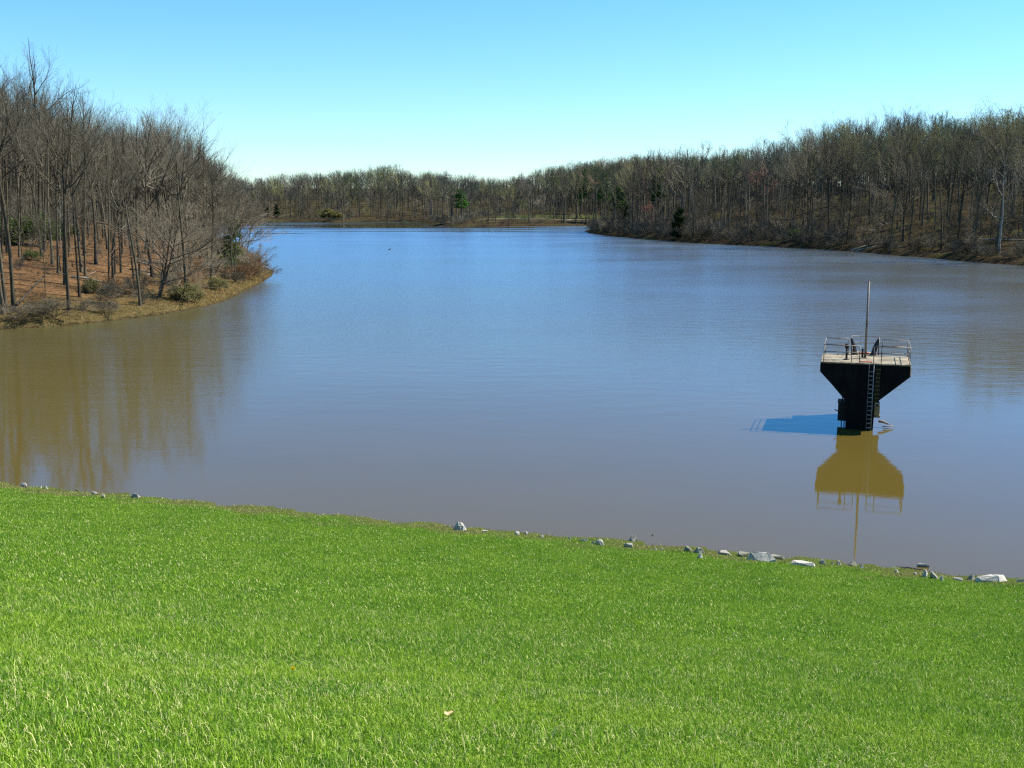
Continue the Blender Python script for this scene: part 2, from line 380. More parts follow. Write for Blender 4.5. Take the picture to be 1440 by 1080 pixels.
ang = np.radians(np.concatenate([np.arange(-100, -34, 2.0), np.arange(-34, 34, 0.22), np.arange(34, 101, 2.0)]))
rad = [25.0]
while rad[-1] < 1000: rad.append(rad[-1] * 1.0085)
while rad[-1] < 7000: rad.append(rad[-1] * 1.06)
rad = np.array(rad); AA, RR = np.meshgrid(ang, rad)
gx, gy = (np.sin(AA) * RR).ravel(), (np.cos(AA) * RR).ravel()
gz = ground_z(gx, gy); na, nr = len(ang), len(rad)
ii = (np.arange(nr - 1)[:, None] * na + np.arange(na - 1)[None, :]).ravel()
gf = np.stack([ii, ii + 1, ii + na + 1, ii + na], 1)
tag(link('ground', np_mesh('ground', np.stack([gx, gy, gz], 1), gf, mats=[M['ground']])), 'wooded hills of brown leaf litter round the lake', kind='structure')

wp = [dam_pt(-700, SL - 2.5), dam_pt(700, SL - 2.5), dam_pt(1500, 1600), dam_pt(-1500, 1600)]
tag(link('lake_water', np_mesh('lake_water', np.array([v[:] for v in wp]), [[0, 1, 2, 3]], mats=[M['water']], smooth=False)), 'muddy brown lake water reflecting blue sky', kind='structure')

# ------------------------------------------------------------------ lawn of the dam
CREST = EYE - 1.6; S0 = 1.8; LX = SL - S0
QB = (CREST / LX - 0.17) / LX; QA = 0.17 + 2 * QB * LX                # steep below the crest, flatter towards the water
def lawn_z(tt, ss):
    q = np.clip(ss - S0, 0, LX + 6)
    z = CREST - QA * q + QB * q * q
    z = np.where(ss < -5, CREST - (-5 - ss) * 0.3, z)
    near = np.clip((ss - SL + 5) / 5, 0, 1)
    return z + wav(tt, ss, 0.35) * 0.05 + near * (wav(tt, ss * 0.3, 0.8) * 0.09 + wav(tt, ss, 2.4) * 0.06) * (ss > 0)
def dryness(tt, ss):
    e = SL - ss
    return np.clip((2.3 + 1.3 * wav(tt, ss, 0.6) + 0.8 * wav(tt, ss, 1.9) - e) / 1.3, 0, 1)
tg = np.arange(-110, 110.1, 0.5); sg = np.concatenate([np.arange(-30, SL - 7, 0.6), np.arange(SL - 7, SL + 4, 0.2)])
TT, SS = np.meshgrid(tg, sg); TT, SS = TT.ravel(), SS.ravel(); zz = lawn_z(TT, SS)
nt = len(tg); ii = (np.arange(len(sg) - 1)[:, None] * nt + np.arange(nt - 1)[None, :]).ravel()
V = np.stack([T.x * TT + NV.x * SS, T.y * TT + NV.y * SS, zz], 1)
tag(link('lawn', np_mesh('lawn', V, np.stack([ii, ii + 1, ii + nt + 1, ii + nt], 1), mats=[M['turf']], attrs={'dry': dryness(TT, SS)})), 'mown green slope of the dam', kind='structure')

def make_blades(n, smin_d, smax_d, h0, h1, w0, w1, segs, sd=0.85):
    """n blades of grass whose distance from the eye lies between smin_d and smax_d"""
    a = rs.uniform(-R(33), R(33), n * 3); d = np.sqrt(rs.uniform(smin_d ** 2, smax_d ** 2, n * 3))
    x, y = np.sin(a) * d, np.cos(a) * d
    tt, ss = x * T.x + y * T.y, x * NV.x + y * NV.y
    ok = (ss < SL - 0.02) & (ss > 0); x, y, tt, ss = x[ok][:n], y[ok][:n], tt[ok][:n], ss[ok][:n]; n = len(x)
    z = lawn_z(tt, ss); dr = dryness(tt, ss); isdry = (rs.rand(n) < dr * (0.12 + 0.5 * (wav(x, y, 1.1) > .1))).astype(float)
    tuft = 0.7 + 0.6 * np.clip(wav(x, y, 2.3) * 0.5 + 0.5 + wav(x, y, 7.1) * 0.3, 0, 1)
    h = rs.uniform(h0, h1, n) * tuft * (1 + 0.5 * isdry) * np.where(rs.rand(n) < 0.03, 1.6, 1)
    w = rs.uniform(w0, w1, n)
    az = rs.uniform(0, 2 * np.pi, n); lean = np.abs(rs.normal(0.0, sd, n)) + 0.15
    lx, ly = np.cos(az), np.sin(az)
    fa = az + np.pi / 2 + rs.normal(0, 0.5, n); wx, wy = np.cos(fa) * w / 2, np.sin(fa) * w / 2
    b = np.stack([x, y, z - 0.005], 1); W = np.stack([wx, wy, np.zeros(n)], 1)
    mid = b + np.stack([lx * np.sin(lean * .6) * h * .55, ly * np.sin(lean * .6) * h * .55, np.cos(lean * .6) * h * .55], 1)
    tip = mid + np.stack([lx * np.sin(lean * 1.6) * h * .5, ly * np.sin(lean * 1.6) * h * .5, np.cos(lean * 1.6) * h * .5], 1)
    tone = np.clip(rs.beta(1.1, 1.5, n) + (rs.rand(n) < 0.16) * 0.5, 0, 1)
    if segs == 2:
        V = np.stack([b - W, b + W, mid - W * .8, mid + W * .8, tip], 1).reshape(-1, 3); k = np.arange(n) * 5
        f4 = np.stack([k, k + 1, k + 3, k + 2], 1); f3 = np.stack([k + 2, k + 3, k + 4], 1); rep = 5
    else:
        V = np.stack([b - W, b + W, tip], 1).reshape(-1, 3); k = np.arange(n) * 3
        f4 = np.zeros((0, 4), np.int32); f3 = np.stack([k, k + 1, k + 2], 1); rep = 3
    return V, f4, f3, np.repeat(tone, rep), np.repeat(isdry, rep)
sets = [make_blades(265000, 3.8, 11, .028, .068, .0028, .0048, 2), make_blades(245000, 11, 20, .035, .075, .005, .009, 1), make_blades(460000, 20, 62, .04, .085, .009, .018, 1),
        make_blades(3800, 3.8, 22, .09, .17, .0032, .0055, 2, 1.5)]
sets[3] = (*sets[3][:3], np.clip(sets[3][3] * .5 + .62, 0, 1), sets[3][4])          # stray long bleached blades
off = 0; VV, F4, F3, TO, DRY = [], [], [], [], []
for v, f4, f3, to, dr in sets:
    VV.append(v); F4.append(f4 + off); F3.append(f3 + off); TO.append(to); DRY.append(dr); off += len(v)
tag(link('grass', np_mesh('grass', np.concatenate(VV), np.concatenate(F4), np.concatenate(F3), [M['blade']], attrs={'tone': np.concatenate(TO), 'dry': np.concatenate(DRY)})),
    'short bright green grass covering the dam slope', 'grass', kind='stuff')

# ------------------------------------------------------------------ tubes from many branches
def tubes(br, sides):
    """br: list of (points, radii); gives vertices and quads of thin tapered tubes"""
    byn = {}
    for p, r in br: byn.setdefault(len(p), []).append((p, r))
    VV, FF, off = [], [], 0
    cs = np.cos(np.arange(sides) * 2 * np.pi / sides); sn = np.sin(np.arange(sides) * 2 * np.pi / sides)
    for n, L in byn.items():
        P = np.array([q[0] for q in L], float); Rd = np.array([q[1] for q in L], float); m = len(L)
        tg = np.gradient(P, axis=1); tg /= np.linalg.norm(tg, axis=2, keepdims=True) + 1e-9
        ref = np.where(np.abs(tg[:, :1, :1]) < 0.8, np.array([1., 0, 0]), np.array([0, 1., 0])) * np.ones((m, n, 1))
        a = np.cross(tg, ref); a /= np.linalg.norm(a, axis=2, keepdims=True) + 1e-9; b = np.cross(tg, a)
        V = P[:, :, None, :] + Rd[:, :, None, None] * (a[:, :, None, :] * cs[:, None] + b[:, :, None, :] * sn[:, None])
        base = off + np.arange(m)[:, None, None] * n * sides + np.arange(n - 1)[None, :, None] * sides
        k = np.arange(sides); k2 = (k + 1) % sides
        F = np.stack([base + k, base + k2, base + sides + k2, base + sides + k], -1)
        F = (F[:, :, :1] if sides == 2 else F).reshape(-1, 4)
        VV.append(V.reshape(-1, 3)); FF.append(F); off += m * n * sides
    return np.concatenate(VV), np.concatenate(FF)
def join(parts):
    off, V, Fq = 0, [], []
    for v, f in parts: V.append(v); Fq.append(f + off); off += len(v)
    return np.concatenate(V), np.concatenate(Fq)

def rot_dir(d, ang, az):
    a = d.orthogonal().normalized(); b = d.cross(a)
    return (d * math.cos(ang) + (a * math.cos(az) + b * math.sin(az)) * math.sin(ang)).normalized()

class Tree:
    """a bare tree as lists of branches by level"""
    def __init__(s, seed, H, base=0.45, spread=0.26, limbs=13, cnt=(0, 7, 5, 3), up=0.125, crook=0.10, lean=(0, 0), r0=0.0090, tip=0.0062, levels=4, amin=19, amax=62, stems=1, lowtwigs=6, l3=0.014):
        s.rg = random.Random(seed); s.lv = [[] for _ in range(5)]; s.tips = []; s.H = H
        s.cnt = cnt; s.up = up; s.crook = crook; s.levels = levels; s.tip = tip; s.l3 = l3
        for st in range(stems):
            rg = s.rg
            az = rg.uniform(0, 6.28) + st * 6.28 / stems; la = 0 if stems == 1 else rg.uniform(0.18, 0.55)
            d = Vector((math.cos(az) * math.sin(la) + lean[0], math.sin(az) * math.sin(la) + lean[1], math.cos(la))).normalized()
            Hs = H if st == 0 else H * rg.uniform(0.65, 1.0)
            pts, dirs = s.line(Vector((0, 0, -0.4)), d, Hs, 12, crook * 0.30, 0.06)
            rr = [r0 * Hs * (1.0 - 0.30 * min(1, i / 12 / base) - 0.60 * max(0, (i / 12 - base) / (1 - base))) for i in range(13)]; rr[0] *= 1.5; rr[-1] = 0.02
            s.lv[0].append((pts, rr))
            for i in range(limbs):
                u = (i + rg.random()) / limbs; tt = min(base + (0.93 - base) * u ** 0.85, 0.95)
                a = math.radians(amax + (amin - amax) * u + rg.uniform(-10, 10))
                L = (Hs * rg.uniform(.86, 1.03) - Hs * tt) / max(.35, math.cos(a * .72)); L = min(L, spread * 1.75 * Hs) * rg.uniform(.72, 1.0)
                if rg.random() < .18: L *= .55
                s.child(pts, dirs, rr, tt, a, i * 2.4 + rg.uniform(-.5, .5), L, 1, rg.uniform(.6, .9))
            for i in range(lowtwigs):
                tt = rg.uniform(0.12, base); s.child(pts, dirs, rr, tt, math.radians(rg.uniform(55, 95)), rg.uniform(0, 6.28), rg.uniform(0.6, 2.4), 2, 0.14)
    def line(s, p, d, L, n, jit, up):
        pts, dirs = [tuple(p)], [d]; g = s.rg.gauss
        for i in range(n):
            d = Vector((d.x + g(0, jit), d.y + g(0, jit), d.z + g(0, jit) + up)).normalized()
            p = p + d * (L / n); pts.append(tuple(p)); dirs.append(d)
        return pts, dirs
    def child(s, pts, dirs, rr, tt, ang, az, L, lev, rk):
        n = len(pts) - 1; k = min(int(tt * n), n - 1); fr = tt * n - k
        p = Vector(pts[k]).lerp(Vector(pts[k + 1]), fr); r = rr[k] + (rr[k + 1] - rr[k]) * fr
        d = rot_dir(dirs[min(k + 1, n)], ang, az)
        if lev > 1 and d.z < -0.25: d.z *= -0.3; d.normalize()
        s.branch(p, d, L, max(r * rk, s.tip * 1.2), lev)
    def branch(s, p, d, L, r, lev):
        rg = s.rg
        if lev >= 4:
            e = p + d * L * 0.5; d2 = Vector((d.x + rg.gauss(0, .16), d.y + rg.gauss(0, .16), d.z + 0.18)).normalized(); f = e + d2 * L * 0.5
            s.lv[4].append(([tuple(p), tuple(e), tuple(f)], [s.tip * 1.15, s.tip, s.tip * .5])); s.tips.append(tuple(f)); return
        n = (0, 7, 4, 3)[lev]
        if lev == 3: r = min(r, s.l3 * 1.4)
        pts, dirs = s.line(p, d, L, n, s.crook * (1, 1.2, 1.2, 1.2)[lev], s.up * (1, 1.0, 0.9, 0.7)[lev])
        rr = [max(r * (1 - 0.82 * i / n), s.tip) for i in range(n + 1)]
        s.lv[lev].append((pts, rr))
        if lev < s.levels:
            c = max(2, int(s.cnt[lev] * rg.uniform(0.7, 1.3) * (min(1.6, L / (s.H * .24)) if lev == 1 else 1)))
            for j in range(c):
                tt = (0.28 if lev == 1 else 0.15) + (0.72 if lev == 1 else 0.85) * ((j + rg.random()) / c)
                s.child(pts, dirs, rr, min(tt, .99), math.radians(rg.uniform(16, 46)), rg.uniform(0, 6.28), L * rg.uniform(0.36, 0.66) * (1.15 - 0.55 * tt), lev + 1, 0.72)
        else: s.tips.append(pts[-1])
    def trunk(s): return join([tubes(s.lv[0], 9)] + ([tubes(s.lv[1], 5)] if s.lv[1] else []))
    def crown(s, thin=1.0):
        ps = []
        for L in s.lv[2:]:
            if L: ps.append(tubes(L, 3))
        return join(ps)

def leaf_quads(tips, n_per, spread, size, rg):
    P = np.array(tips, float); P = np.repeat(P, n_per, axis=0); m = len(P)
    P = P + rg.normal(0, spread, (m, 3)); a = rg.normal(0, 1, (m, 3)); a /= np.linalg.norm(a, axis=1, keepdims=True)
    b = np.cross(a, rg.normal(0, 1, (m, 3))); b /= np.linalg.norm(b, axis=1, keepdims=True) + 1e-9
    sz = (size * rg.uniform(0.6, 1.3, m))[:, None]
    V = np.stack([P - a * sz, P + b * sz * .55, P + a * sz, P - b * sz * .55], 1).reshape(-1, 3); k = np.arange(m) * 4
    return V, np.stack([k, k + 1, k + 2, k + 3], 1)

class Variant: pass
def variant(tree, bark, twig, leaf=None, n_leaf=0, lspread=.15, lsize=.09, keep=1.0):
    v = Variant(); v.H = tree.H; V, Fq = tree.trunk(); v.trunk = np_mesh('trunk', V, Fq, mats=[bark])
    V, Fq = tree.crown(); n0 = len(Fq); mats = [twig]; mi = np.zeros(n0, int)
    if leaf is not None:
        tips = tree.tips if keep >= 1 else [q for q in tree.tips if random.random() < keep]
        lv, lf = leaf_quads(tips, n_leaf, lspread, lsize, rs); Fq = np.concatenate([Fq, lf + len(V)]); V = np.concatenate([V, lv])
        mats.append(leaf); mi = np.concatenate([mi, np.ones(len(lf), int)])
    v.crown = np_mesh('crown', V, Fq, mats=mats, midx=mi)
    return v

B, TW = M['bark'], M['twig']
tall = [variant(Tree(100 + i, 27, base=b, spread=s_, limbs=l, lean=ln), B, TW) for i, (b, s_, l, ln) in enumerate(
    [(.48, .26, 12, (.01, 0)), (.58, .23, 10, (-.01, .01)), (.42, .25, 13, (.0, .015)), (.62, .25, 10, (.012, 0)), (.52, .20, 11, (-.01, -.01)), (.45, .29, 12, (.01, .01))])]
oak = [variant(Tree(140 + i, 24, base=.28, spread=.40, limbs=10, crook=.19, up=.10, amax=72, cnt=(0, 7, 6, 4), r0=.0125), M['bark_dark'], TW) for i in range(2)]
budding = [variant(Tree(160 + i, 26, base=.45, spread=.25, limbs=13, cnt=(0, 7, 6, 3)), B, TW, M['bud'], 3, .28, .12, .75) for i in range(2)]
olive = [variant(Tree(170 + i, 25, base=.42, spread=.27, limbs=13, cnt=(0, 7, 6, 3)), B, TW, M['bud_olive'], 2, .26, .11, .7) for i in range(2)]
young = [variant(Tree(180 + i, 12, base=.22, spread=.24, limbs=18, cnt=(0, 6, 5, 4), r0=.008, tip=.007, up=.08, l3=.011), B, TW) for i in range(3)]
beige = [variant(Tree(190 + i, 10, base=.12, spread=.34, limbs=16, cnt=(0, 7, 6, 4), r0=.010, tip=.007, up=.05, stems=2, l3=.011), M['bark'], M['twig_beige']) for i in range(3)]
leaner = variant(Tree(200, 13, base=.2, spread=.36, limbs=13, cnt=(0, 7, 6, 4), r0=.013, stems=4, lean=(.12, -.05), up=.04, tip=.007), M['bark_dark'], M['twig_beige'])
sycamore = variant(Tree(205, 25, base=.35, spread=.34, limbs=8, cnt=(0, 5, 4, 3), r0=.010, crook=.15, tip=.006, l3=.02), M['bark_pale'], M['bark_pale'])
redbud = variant(Tree(206, 12, base=.3, spread=.36, limbs=12, cnt=(0, 6, 5, 3)), B, TW, M['bud_pink'], 2, .25, .12)
snag = variant(Tree(207, 13, base=.45, spread=.2, limbs=5, cnt=(0, 2, 2, 1), levels=2, r0=.012), M['bark_pale'], M['bark_pale'])

def shrub_mesh(seed, H, stems, twig, leaf=None, nl=0, ls=.08):
    tr = Tree(seed, H, base=.12, spread=.42, limbs=9, cnt=(0, 5, 5, 3), r0=.009, tip=.006, stems=stems, up=.06, lowtwigs=0, l3=.009)
    V, Fq = join([tubes(tr.lv[0], 5), tubes(tr.lv[1], 4), tr.crown()]); mats = [twig]; mi = np.zeros(len(Fq), int)
    if leaf is not None:
        lv, lf = leaf_quads(tr.tips, nl, .14, ls, rs); Fq = np.concatenate([Fq, lf + len(V)]); V = np.concatenate([V, lv]); mats.append(leaf); mi = np.concatenate([mi, np.ones(len(lf), int)])
    return np_mesh('shrub', V, Fq, mats=mats, midx=mi), H
shrubs = [shrub_mesh(300 + i, 3.4, 7, m) for i, m in enumerate([M['twig_beige'], M['twig'], M['twig_rust'], M['twig']])]
green_shrub = shrub_mesh(310, 3.0, 7, M['twig'], M['holly'], 1, .085)
olive_shrub = shrub_mesh(311, 2.6, 6, M['twig_beige'], M['bud_olive'], 2, .07)
willow_shrub = shrub_mesh(312, 6.0, 8, M['twig_beige'], M['willow'], 4, .16)

def conifer(seed, H, base, width, whorls, needle, dens=26, ln=.35, shape=1.0, droop=-0.1):
    rg = random.Random(seed); tr = [(0, 0, -.4)] + [(rg.gauss(0, .05) * i, rg.gauss(0, .05) * i, H * i / 10) for i in range(1, 11)]
    rr = [0.013 * H * (1 - .93 * i / 10) for i in range(11)]; br, P = [], []
    for w in range(whorls):
        u = (w + rg.random()) / whorls; z = H * (base + (1 - base) * u)
        for k in range(rg.randint(3, 6)):
            L = width * (1 - u) ** shape * rg.uniform(.55, 1.15) + .25; az = rg.uniform(0, 6.28)
            k0 = min(int(z / H * 10), 9); c = Vector(tr[k0]).lerp(Vector(tr[k0 + 1]), z / H * 10 - k0)
            d = Vector((math.cos(az), math.sin(az), droop + .5 * u)); pts = [tuple(c + d * L * q + Vector((0, 0, .12 * L * q * q))) for q in (0, .35, .7, 1)]
            br.append((pts, [.03, .022, .015, .008]))
            for q in range(int(dens * max(.35, L / width))):
                e = c + d * L * rg.uniform(.25, 1.05); P.append((e.x + rg.gauss(0, .16), e.y + rg.gauss(0, .16), e.z + rg.gauss(0, .12) + .1 * L))
    v = Variant(); v.H = H; V, Fq = tubes([(tr, rr)], 8); v.trunk = np_mesh('trunk', V, Fq, mats=[M['bark_dark']])
    V, Fq = tubes(br, 3); n0 = len(Fq); lv, lf = leaf_quads(P, 5, .16, ln, rs)
    v.crown = np_mesh('crown', np.concatenate([V, lv]), np.concatenate([Fq, lf + len(V)]), mats=[M['bark_dark'], needle], midx=np.concatenate([np.zeros(n0, int), np.ones(len(lf), int)]))
    return v
pine_bright = conifer(401, 20, .42, 4.6, 22, M['needle_bright'], shape=.55, ln=.30)
pine_dark = conifer(402, 20, .38, 4.2, 22, M['needle'], shape=.6, ln=.30)
cedar = conifer(403, 9, .05, 1.7, 30, M['needle_dark'], shape=.8, ln=.20, droop=.35)
hemlock = conifer(404, 11, .12, 3.0, 22, M['holly'], shape=.7, ln=.16, dens=22, droop=-.25)

# ------------------------------------------------------------------ planting
def prof(px, pts): return np.interp(px, [q[0] for q in pts], [q[1] for q in pts])
SKY = [(-200, 95), (0, 85), (22, 80), (45, 58), (62, 80), (90, 110), (118, 118), (135, 140), (152, 160), (180, 148), (215, 152), (245, 152), (262, 165), (280, 180), (292, 200), (310, 218), (325, 240), (345, 250),
       (380, 247), (420, 243), (470, 240), (510, 236), (550, 229), (570, 235), (590, 240), (630, 241), (680, 248), (705, 250), (735, 244), (770, 234), (800, 231), (830, 222), (880, 212), (930, 207), (960, 204), (1010, 200),
       (1050, 204), (1085, 190), (1130, 179), (1160, 166), (1200, 160), (1250, 151), (1300, 158), (1330, 156), (1365, 160), (1400, 150), (1440, 145), (1650, 130)]
def top_limit(x, y):
    px = 720 + F * x / (y * FW.y + 6 * UP.y * 0 + 1e-9) * FW.y
    return px, float(prof(px, SKY))
def place(v, x, y, h, rz, name, label, cat, group=None, wide=1.0, z=None, tilt=(0, 0)):
    z = float(ground_z(x, y)[0]) if z is None else z
    o = empty(name, (x, y, z), rz); o.rotation_euler = (tilt[0], tilt[1], rz); s = h / v.H; o.scale = (s * wide, s * wide, s); tag(o, label, cat, group)
    link('trunk', v.trunk, o); link('crown', v.crown, o)
    return o
def place_px(v, px, py_base, py_top, name, label, cat, rz=0, wide=1.0, group=None, Y=None, tilt=(0, 0)):
    """stands where the ray through its foot meets the ground, and is as tall as it shows"""
    d = ray(px, py_base)
    if Y is None:
        ts = np.arange(40, 900, 0.5); xs, ys, zs = d.x / d.y * ts, ts, EYE + d.z / d.y * ts
        g = ground_z(xs, ys); hit = np.where((zs <= g) & (g > 0.02))[0]; Y = float(ts[hit[0]]) if len(hit) else 300.0
    x = d.x / d.y * Y; z = float(ground_z(x, Y)[0]); h = at_y(px, py_top, Y).z - z
    return place(v, x, Y, h, rz, name, label, cat, group, wide, z, tilt), (x, Y)

taken = []
def put(v, px, pb, pt, label, rz=0, wide=1.0, name='bare_tree', cat='tree', group=None, Y=None, tilt=(0, 0)):
    o, xy = place_px(v, px, pb, pt, name, label, cat, rz, wide, group, Y, tilt); taken.append(xy); return o

# trees one can point at on the left bank
put(tall[4], 56, 345, 50, 'tallest bare tree of the left bank, its thin top above all others', .6, .9)
put(tall[0], 20, 432, 92, 'bare tree near the water at the left border, with a companion trunk close by', 1.7)
put(tall[1], 8, 428, 100, 'slim bare tree leaning beside the leftmost waterside trunk', 3.0, .85)
put(tall[2], 92, 400, 112, 'bare tree with a straight mid brown trunk halfway up the leaf covered slope', 2.2)
put(tall[3], 120, 388, 118, 'very slim tall bare tree with a narrow feathery top', 4.0, .7)
put(tall[5], 112, 418, 165, 'bare tree with twin trunks low on the left bank above the brush pile', .3, .8)
put(oak[0], 135, 372, 150, 'dark crooked oak with heavy spreading limbs on the left slope', .5, .9)
put(tall[1], 153, 406, 170, 'slender pole straight tree near the foot of the left slope', 5.1, .7)
put(young[0], 64, 414, 290, 'short thin young tree with a pale trunk on bare leaf litter', 1.0, .8, 'young_tree')
put(tall[3], 170, 384, 160, 'slim upright tree, one of a close pair above the brown slope', 2.9, .75)
put(tall[4], 162, 386, 185, 'shorter slim tree of the close pair above the brown slope', 1.2, .75)
put(tall[0], 197, 388, 158, 'bare tree leaning right with a long clean trunk, left of the dark waterside clump', 4.4, .9, tilt=(0, .08))
put(oak[1], 215, 390, 150, 'broad topped dark oak behind the waterside clump', 2.5, .9)
put(tall[2], 245, 375, 152, 'fan shaped bare tree with the highest top at the right end of the left wood', 5.5, 1.1)
put(tall[5], 268, 372, 170, 'bare tree with long limbs reaching right over the lake', .9, 1.2)
put(tall[1], 290, 365, 205, 'bare tree on the point whose top slopes down to the lake', 3.3, 1.1)
put(tall[3], 322, 352, 240, 'thin grey tree with a few bare forks standing out at the end of the point', 1.3, .9)
put(leaner, 222, 418, 270, 'dark many stemmed tree spreading low over the left waterline', .4, 1.2, 'many_stemmed_tree')
put(beige[0], 262, 405, 300, 'pale twiggy tree beside the dark many stemmed one', 1.0, 1.0, 'twiggy_tree')
put(beige[1], 300, 385, 265, 'dense pale grey twiggy tree at the base of the point', 2.0, 1.1, 'twiggy_tree')
put(beige[2], 335, 378, 275, 'feathery pale tree hanging over the water on the point', 0.2, 1.1, 'twiggy_tree')
put(beige[0], 345, 360, 262, 'furthest pale twiggy tree seen past the end of the point', 4.2, 1.1, 'twiggy_tree')
put(beige[2], 282, 365, 250, 'brownish twiggy tree between the taller bare trunks of the point', 5.2, 1.1, 'twiggy_tree')
put(hemlock, 323, 378, 308, 'green needled young conifer leaning out of the twigs on the point', .2, 1.0, 'conifer', 'tree', tilt=(0, .12))
put(beige[1], 362, 388, 338, 'rusty beige bush like tree at the very tip of the point', 3.1, 1.3, 'twiggy_tree')
# far and right specials
put(pine_bright, 648, 304, 267, 'bright green pine standing alone among grey trees on the far shore', .3, 1.2, 'pine_tree', Y=600)
put(pine_dark, 822, 300, 238, 'dark green pine, left one of two above the inlet', 1.3, .75, 'pine_tree', Y=640)
put(pine_dark, 848, 300, 239, 'dark green pine, right one of two above the inlet', 2.9, .75, 'pine_tree', Y=610)
put(pine_dark, 815, 312, 263, 'lower dark pine near the water of the inlet', 4.0, .65, 'pine_tree', Y=630)
put(cedar, 877, 322, 287, 'narrow black green cedar on the steep end of the right shore', 0, 1.0, 'cedar_tree')
put(cedar, 953, 336, 293, 'taller black green cedar close to the water of the right shore', 1, 1.1, 'cedar_tree')
put(pine_dark, 869, 318, 262, 'dull green pine half hidden by grey twigs above the right point', 2, 1.2, 'pine_tree', Y=470)
put(pine_dark, 926, 320, 236, 'tall dull green pine among the trees of the right hill', 5, 1.0, 'pine_tree', Y=450)
put(cedar, 376, 312, 291, 'dark cedar, left one of a pair on the far left shore', 0, 1.2, 'cedar_tree', Y=742)
put(cedar, 389, 312, 288, 'dark cedar, right one of a pair on the far left shore', 2, 1.2, 'cedar_tree', Y=742)
put(sycamore, 972, 322, 222, 'sycamore with bare white limbs standing out on the right hill', .8, 1.0, 'sycamore_tree', Y=430)
put(sycamore, 1405, 355, 215, 'grey sycamore with pale upper limbs near the right edge', 2.8, 1.0, 'sycamore_tree')
put(redbud, 1075, 310, 233, 'small tree flushed with pink buds on the right hill', 0, 1.2, 'budding_tree', Y=400)
put(redbud, 915, 325, 285, 'low pinkish budding tree near the cedar of the right shore', 0, 1.0, 'budding_tree')
put(budding[0], 1376, 300, 160, 'yellow green budding tree, broadest on the skyline of the right hill', 0, 1.3, 'budding_tree', Y=420)
put(budding[1], 1340, 300, 165, 'pale yellow green budding tree beside the broadest one on the skyline', 2, 1.0, 'budding_tree', Y=430)
put(budding[1], 1425, 300, 162, 'yellow green budding tree at the right border of the skyline', 4, 1.1, 'budding_tree', Y=420)
put(olive[0], 1130, 315, 178, 'bushy olive tinted tree rising on the shoulder of the right hill', 1, 1.1, 'budding_tree', Y=400)
put(tall[2], 1255, 330, 150, 'tallest pale topped bare tree on the crest of the right hill', 1, 1.0, Y=380)
put(oak[0], 1270, 340, 230, 'dark oak with twisted spreading limbs on the middle of the right hill', 3, 1.1)
put(snag, 85, 350, 265, 'pale broken snag without twigs among the left trees', 1, 1.0, 'dead_tree')

# the rest of the wood: candidates on a jittered scatter, largest in view first
cands = []
def scatter(n, xr, yr, dmax, gap, pxmax=None, pxmin=-140):
    pts = []; tries = 0
    X = rs.uniform(*xr, n * 40); Y = rs.uniform(*yr, n * 40); D = sdf(X, Y); ok = (D > 1.8) & (D < dmax); X, Y, D = X[ok], Y[ok], D[ok]
    cell = {}
    for q in taken: cell.setdefault((int(q[0] // gap), int(q[1] // gap)), []).append(q)
    for x, y, d in zip(X, Y, D):
        px = 720 + F * x / y * 1.0
        if px < pxmin or px > 1580 or (pxmax and px > pxmax): continue
        cx, cyy = int(x // gap), int(y // gap)
        if any((x - a) ** 2 + (y - b) ** 2 < gap * gap for i in (-1, 0, 1) for j in (-1, 0, 1) for a, b in cell.get((cx + i, cyy + j), ())): continue
        cell.setdefault((cx, cyy), []).append((x, y)); pts.append((x, y, d))
        if len(pts) >= n: break
    return pts
def add_cands(pts, region, kmin, kmax, hmin=9, hmax=33):
    gz = ground_z([p[0] for p in pts], [p[1] for p in pts])
    for (x, y, d), z in zip(pts, gz):
        px = 720 + F * x / y; lim = float(prof(px, SKY)); top = at_y(px, lim, y).z - z
        h = top * (rs.uniform(kmin, kmax) if rs.rand() < .3 else rs.uniform(kmin - .22, kmin + .06))
        if h < hmin: continue
        h = min(h, hmax * rs.uniform(.85, 1.0))
        cands.append((h / y * (1 if -10 < px < 1450 else .2), x, y, d, z, h, px, region))
add_cands(scatter(400, (-240, -30), (110, 420), 170, 3.6, 345), 'left', .82, 1.0)
add_cands(scatter(950, (24, 420), (165, 720), 300, 4.8), 'right', .88, 1.03)
add_cands(scatter(1300, (-330, 200), (560, 1150), 330, 5.0), 'far', .88, 1.04)
cands.sort(key=lambda c: -c[0])
N_IND = 262
ind, rest = [c for c in cands if -8 < c[6] < 1448][:N_IND], []
keep = set(id(c) for c in ind); rest = [c for c in cands if id(c) not in keep]
LBL = {('left', 0): ('tall bare grey brown tree on the leaf covered slope of the left bank', 'bare trees on the left bank'),
       ('left', 1): ('tall bare tree standing deep in the wood behind the left bank', 'bare trees deep in the left wood'),
       ('right', 0): ('bare tree near the waterline of the dark right shore', 'bare trees along the right waterline'),
       ('right', 1): ('tall bare tree on the wooded slope above the right shore', 'bare trees on the right slope'),
       ('right', 2): ('tall bare tree near the crest of the right hill', 'bare trees on the right crest'),
       ('far', 0): ('small distant bare tree on the far shore', 'bare trees on the far shore')}
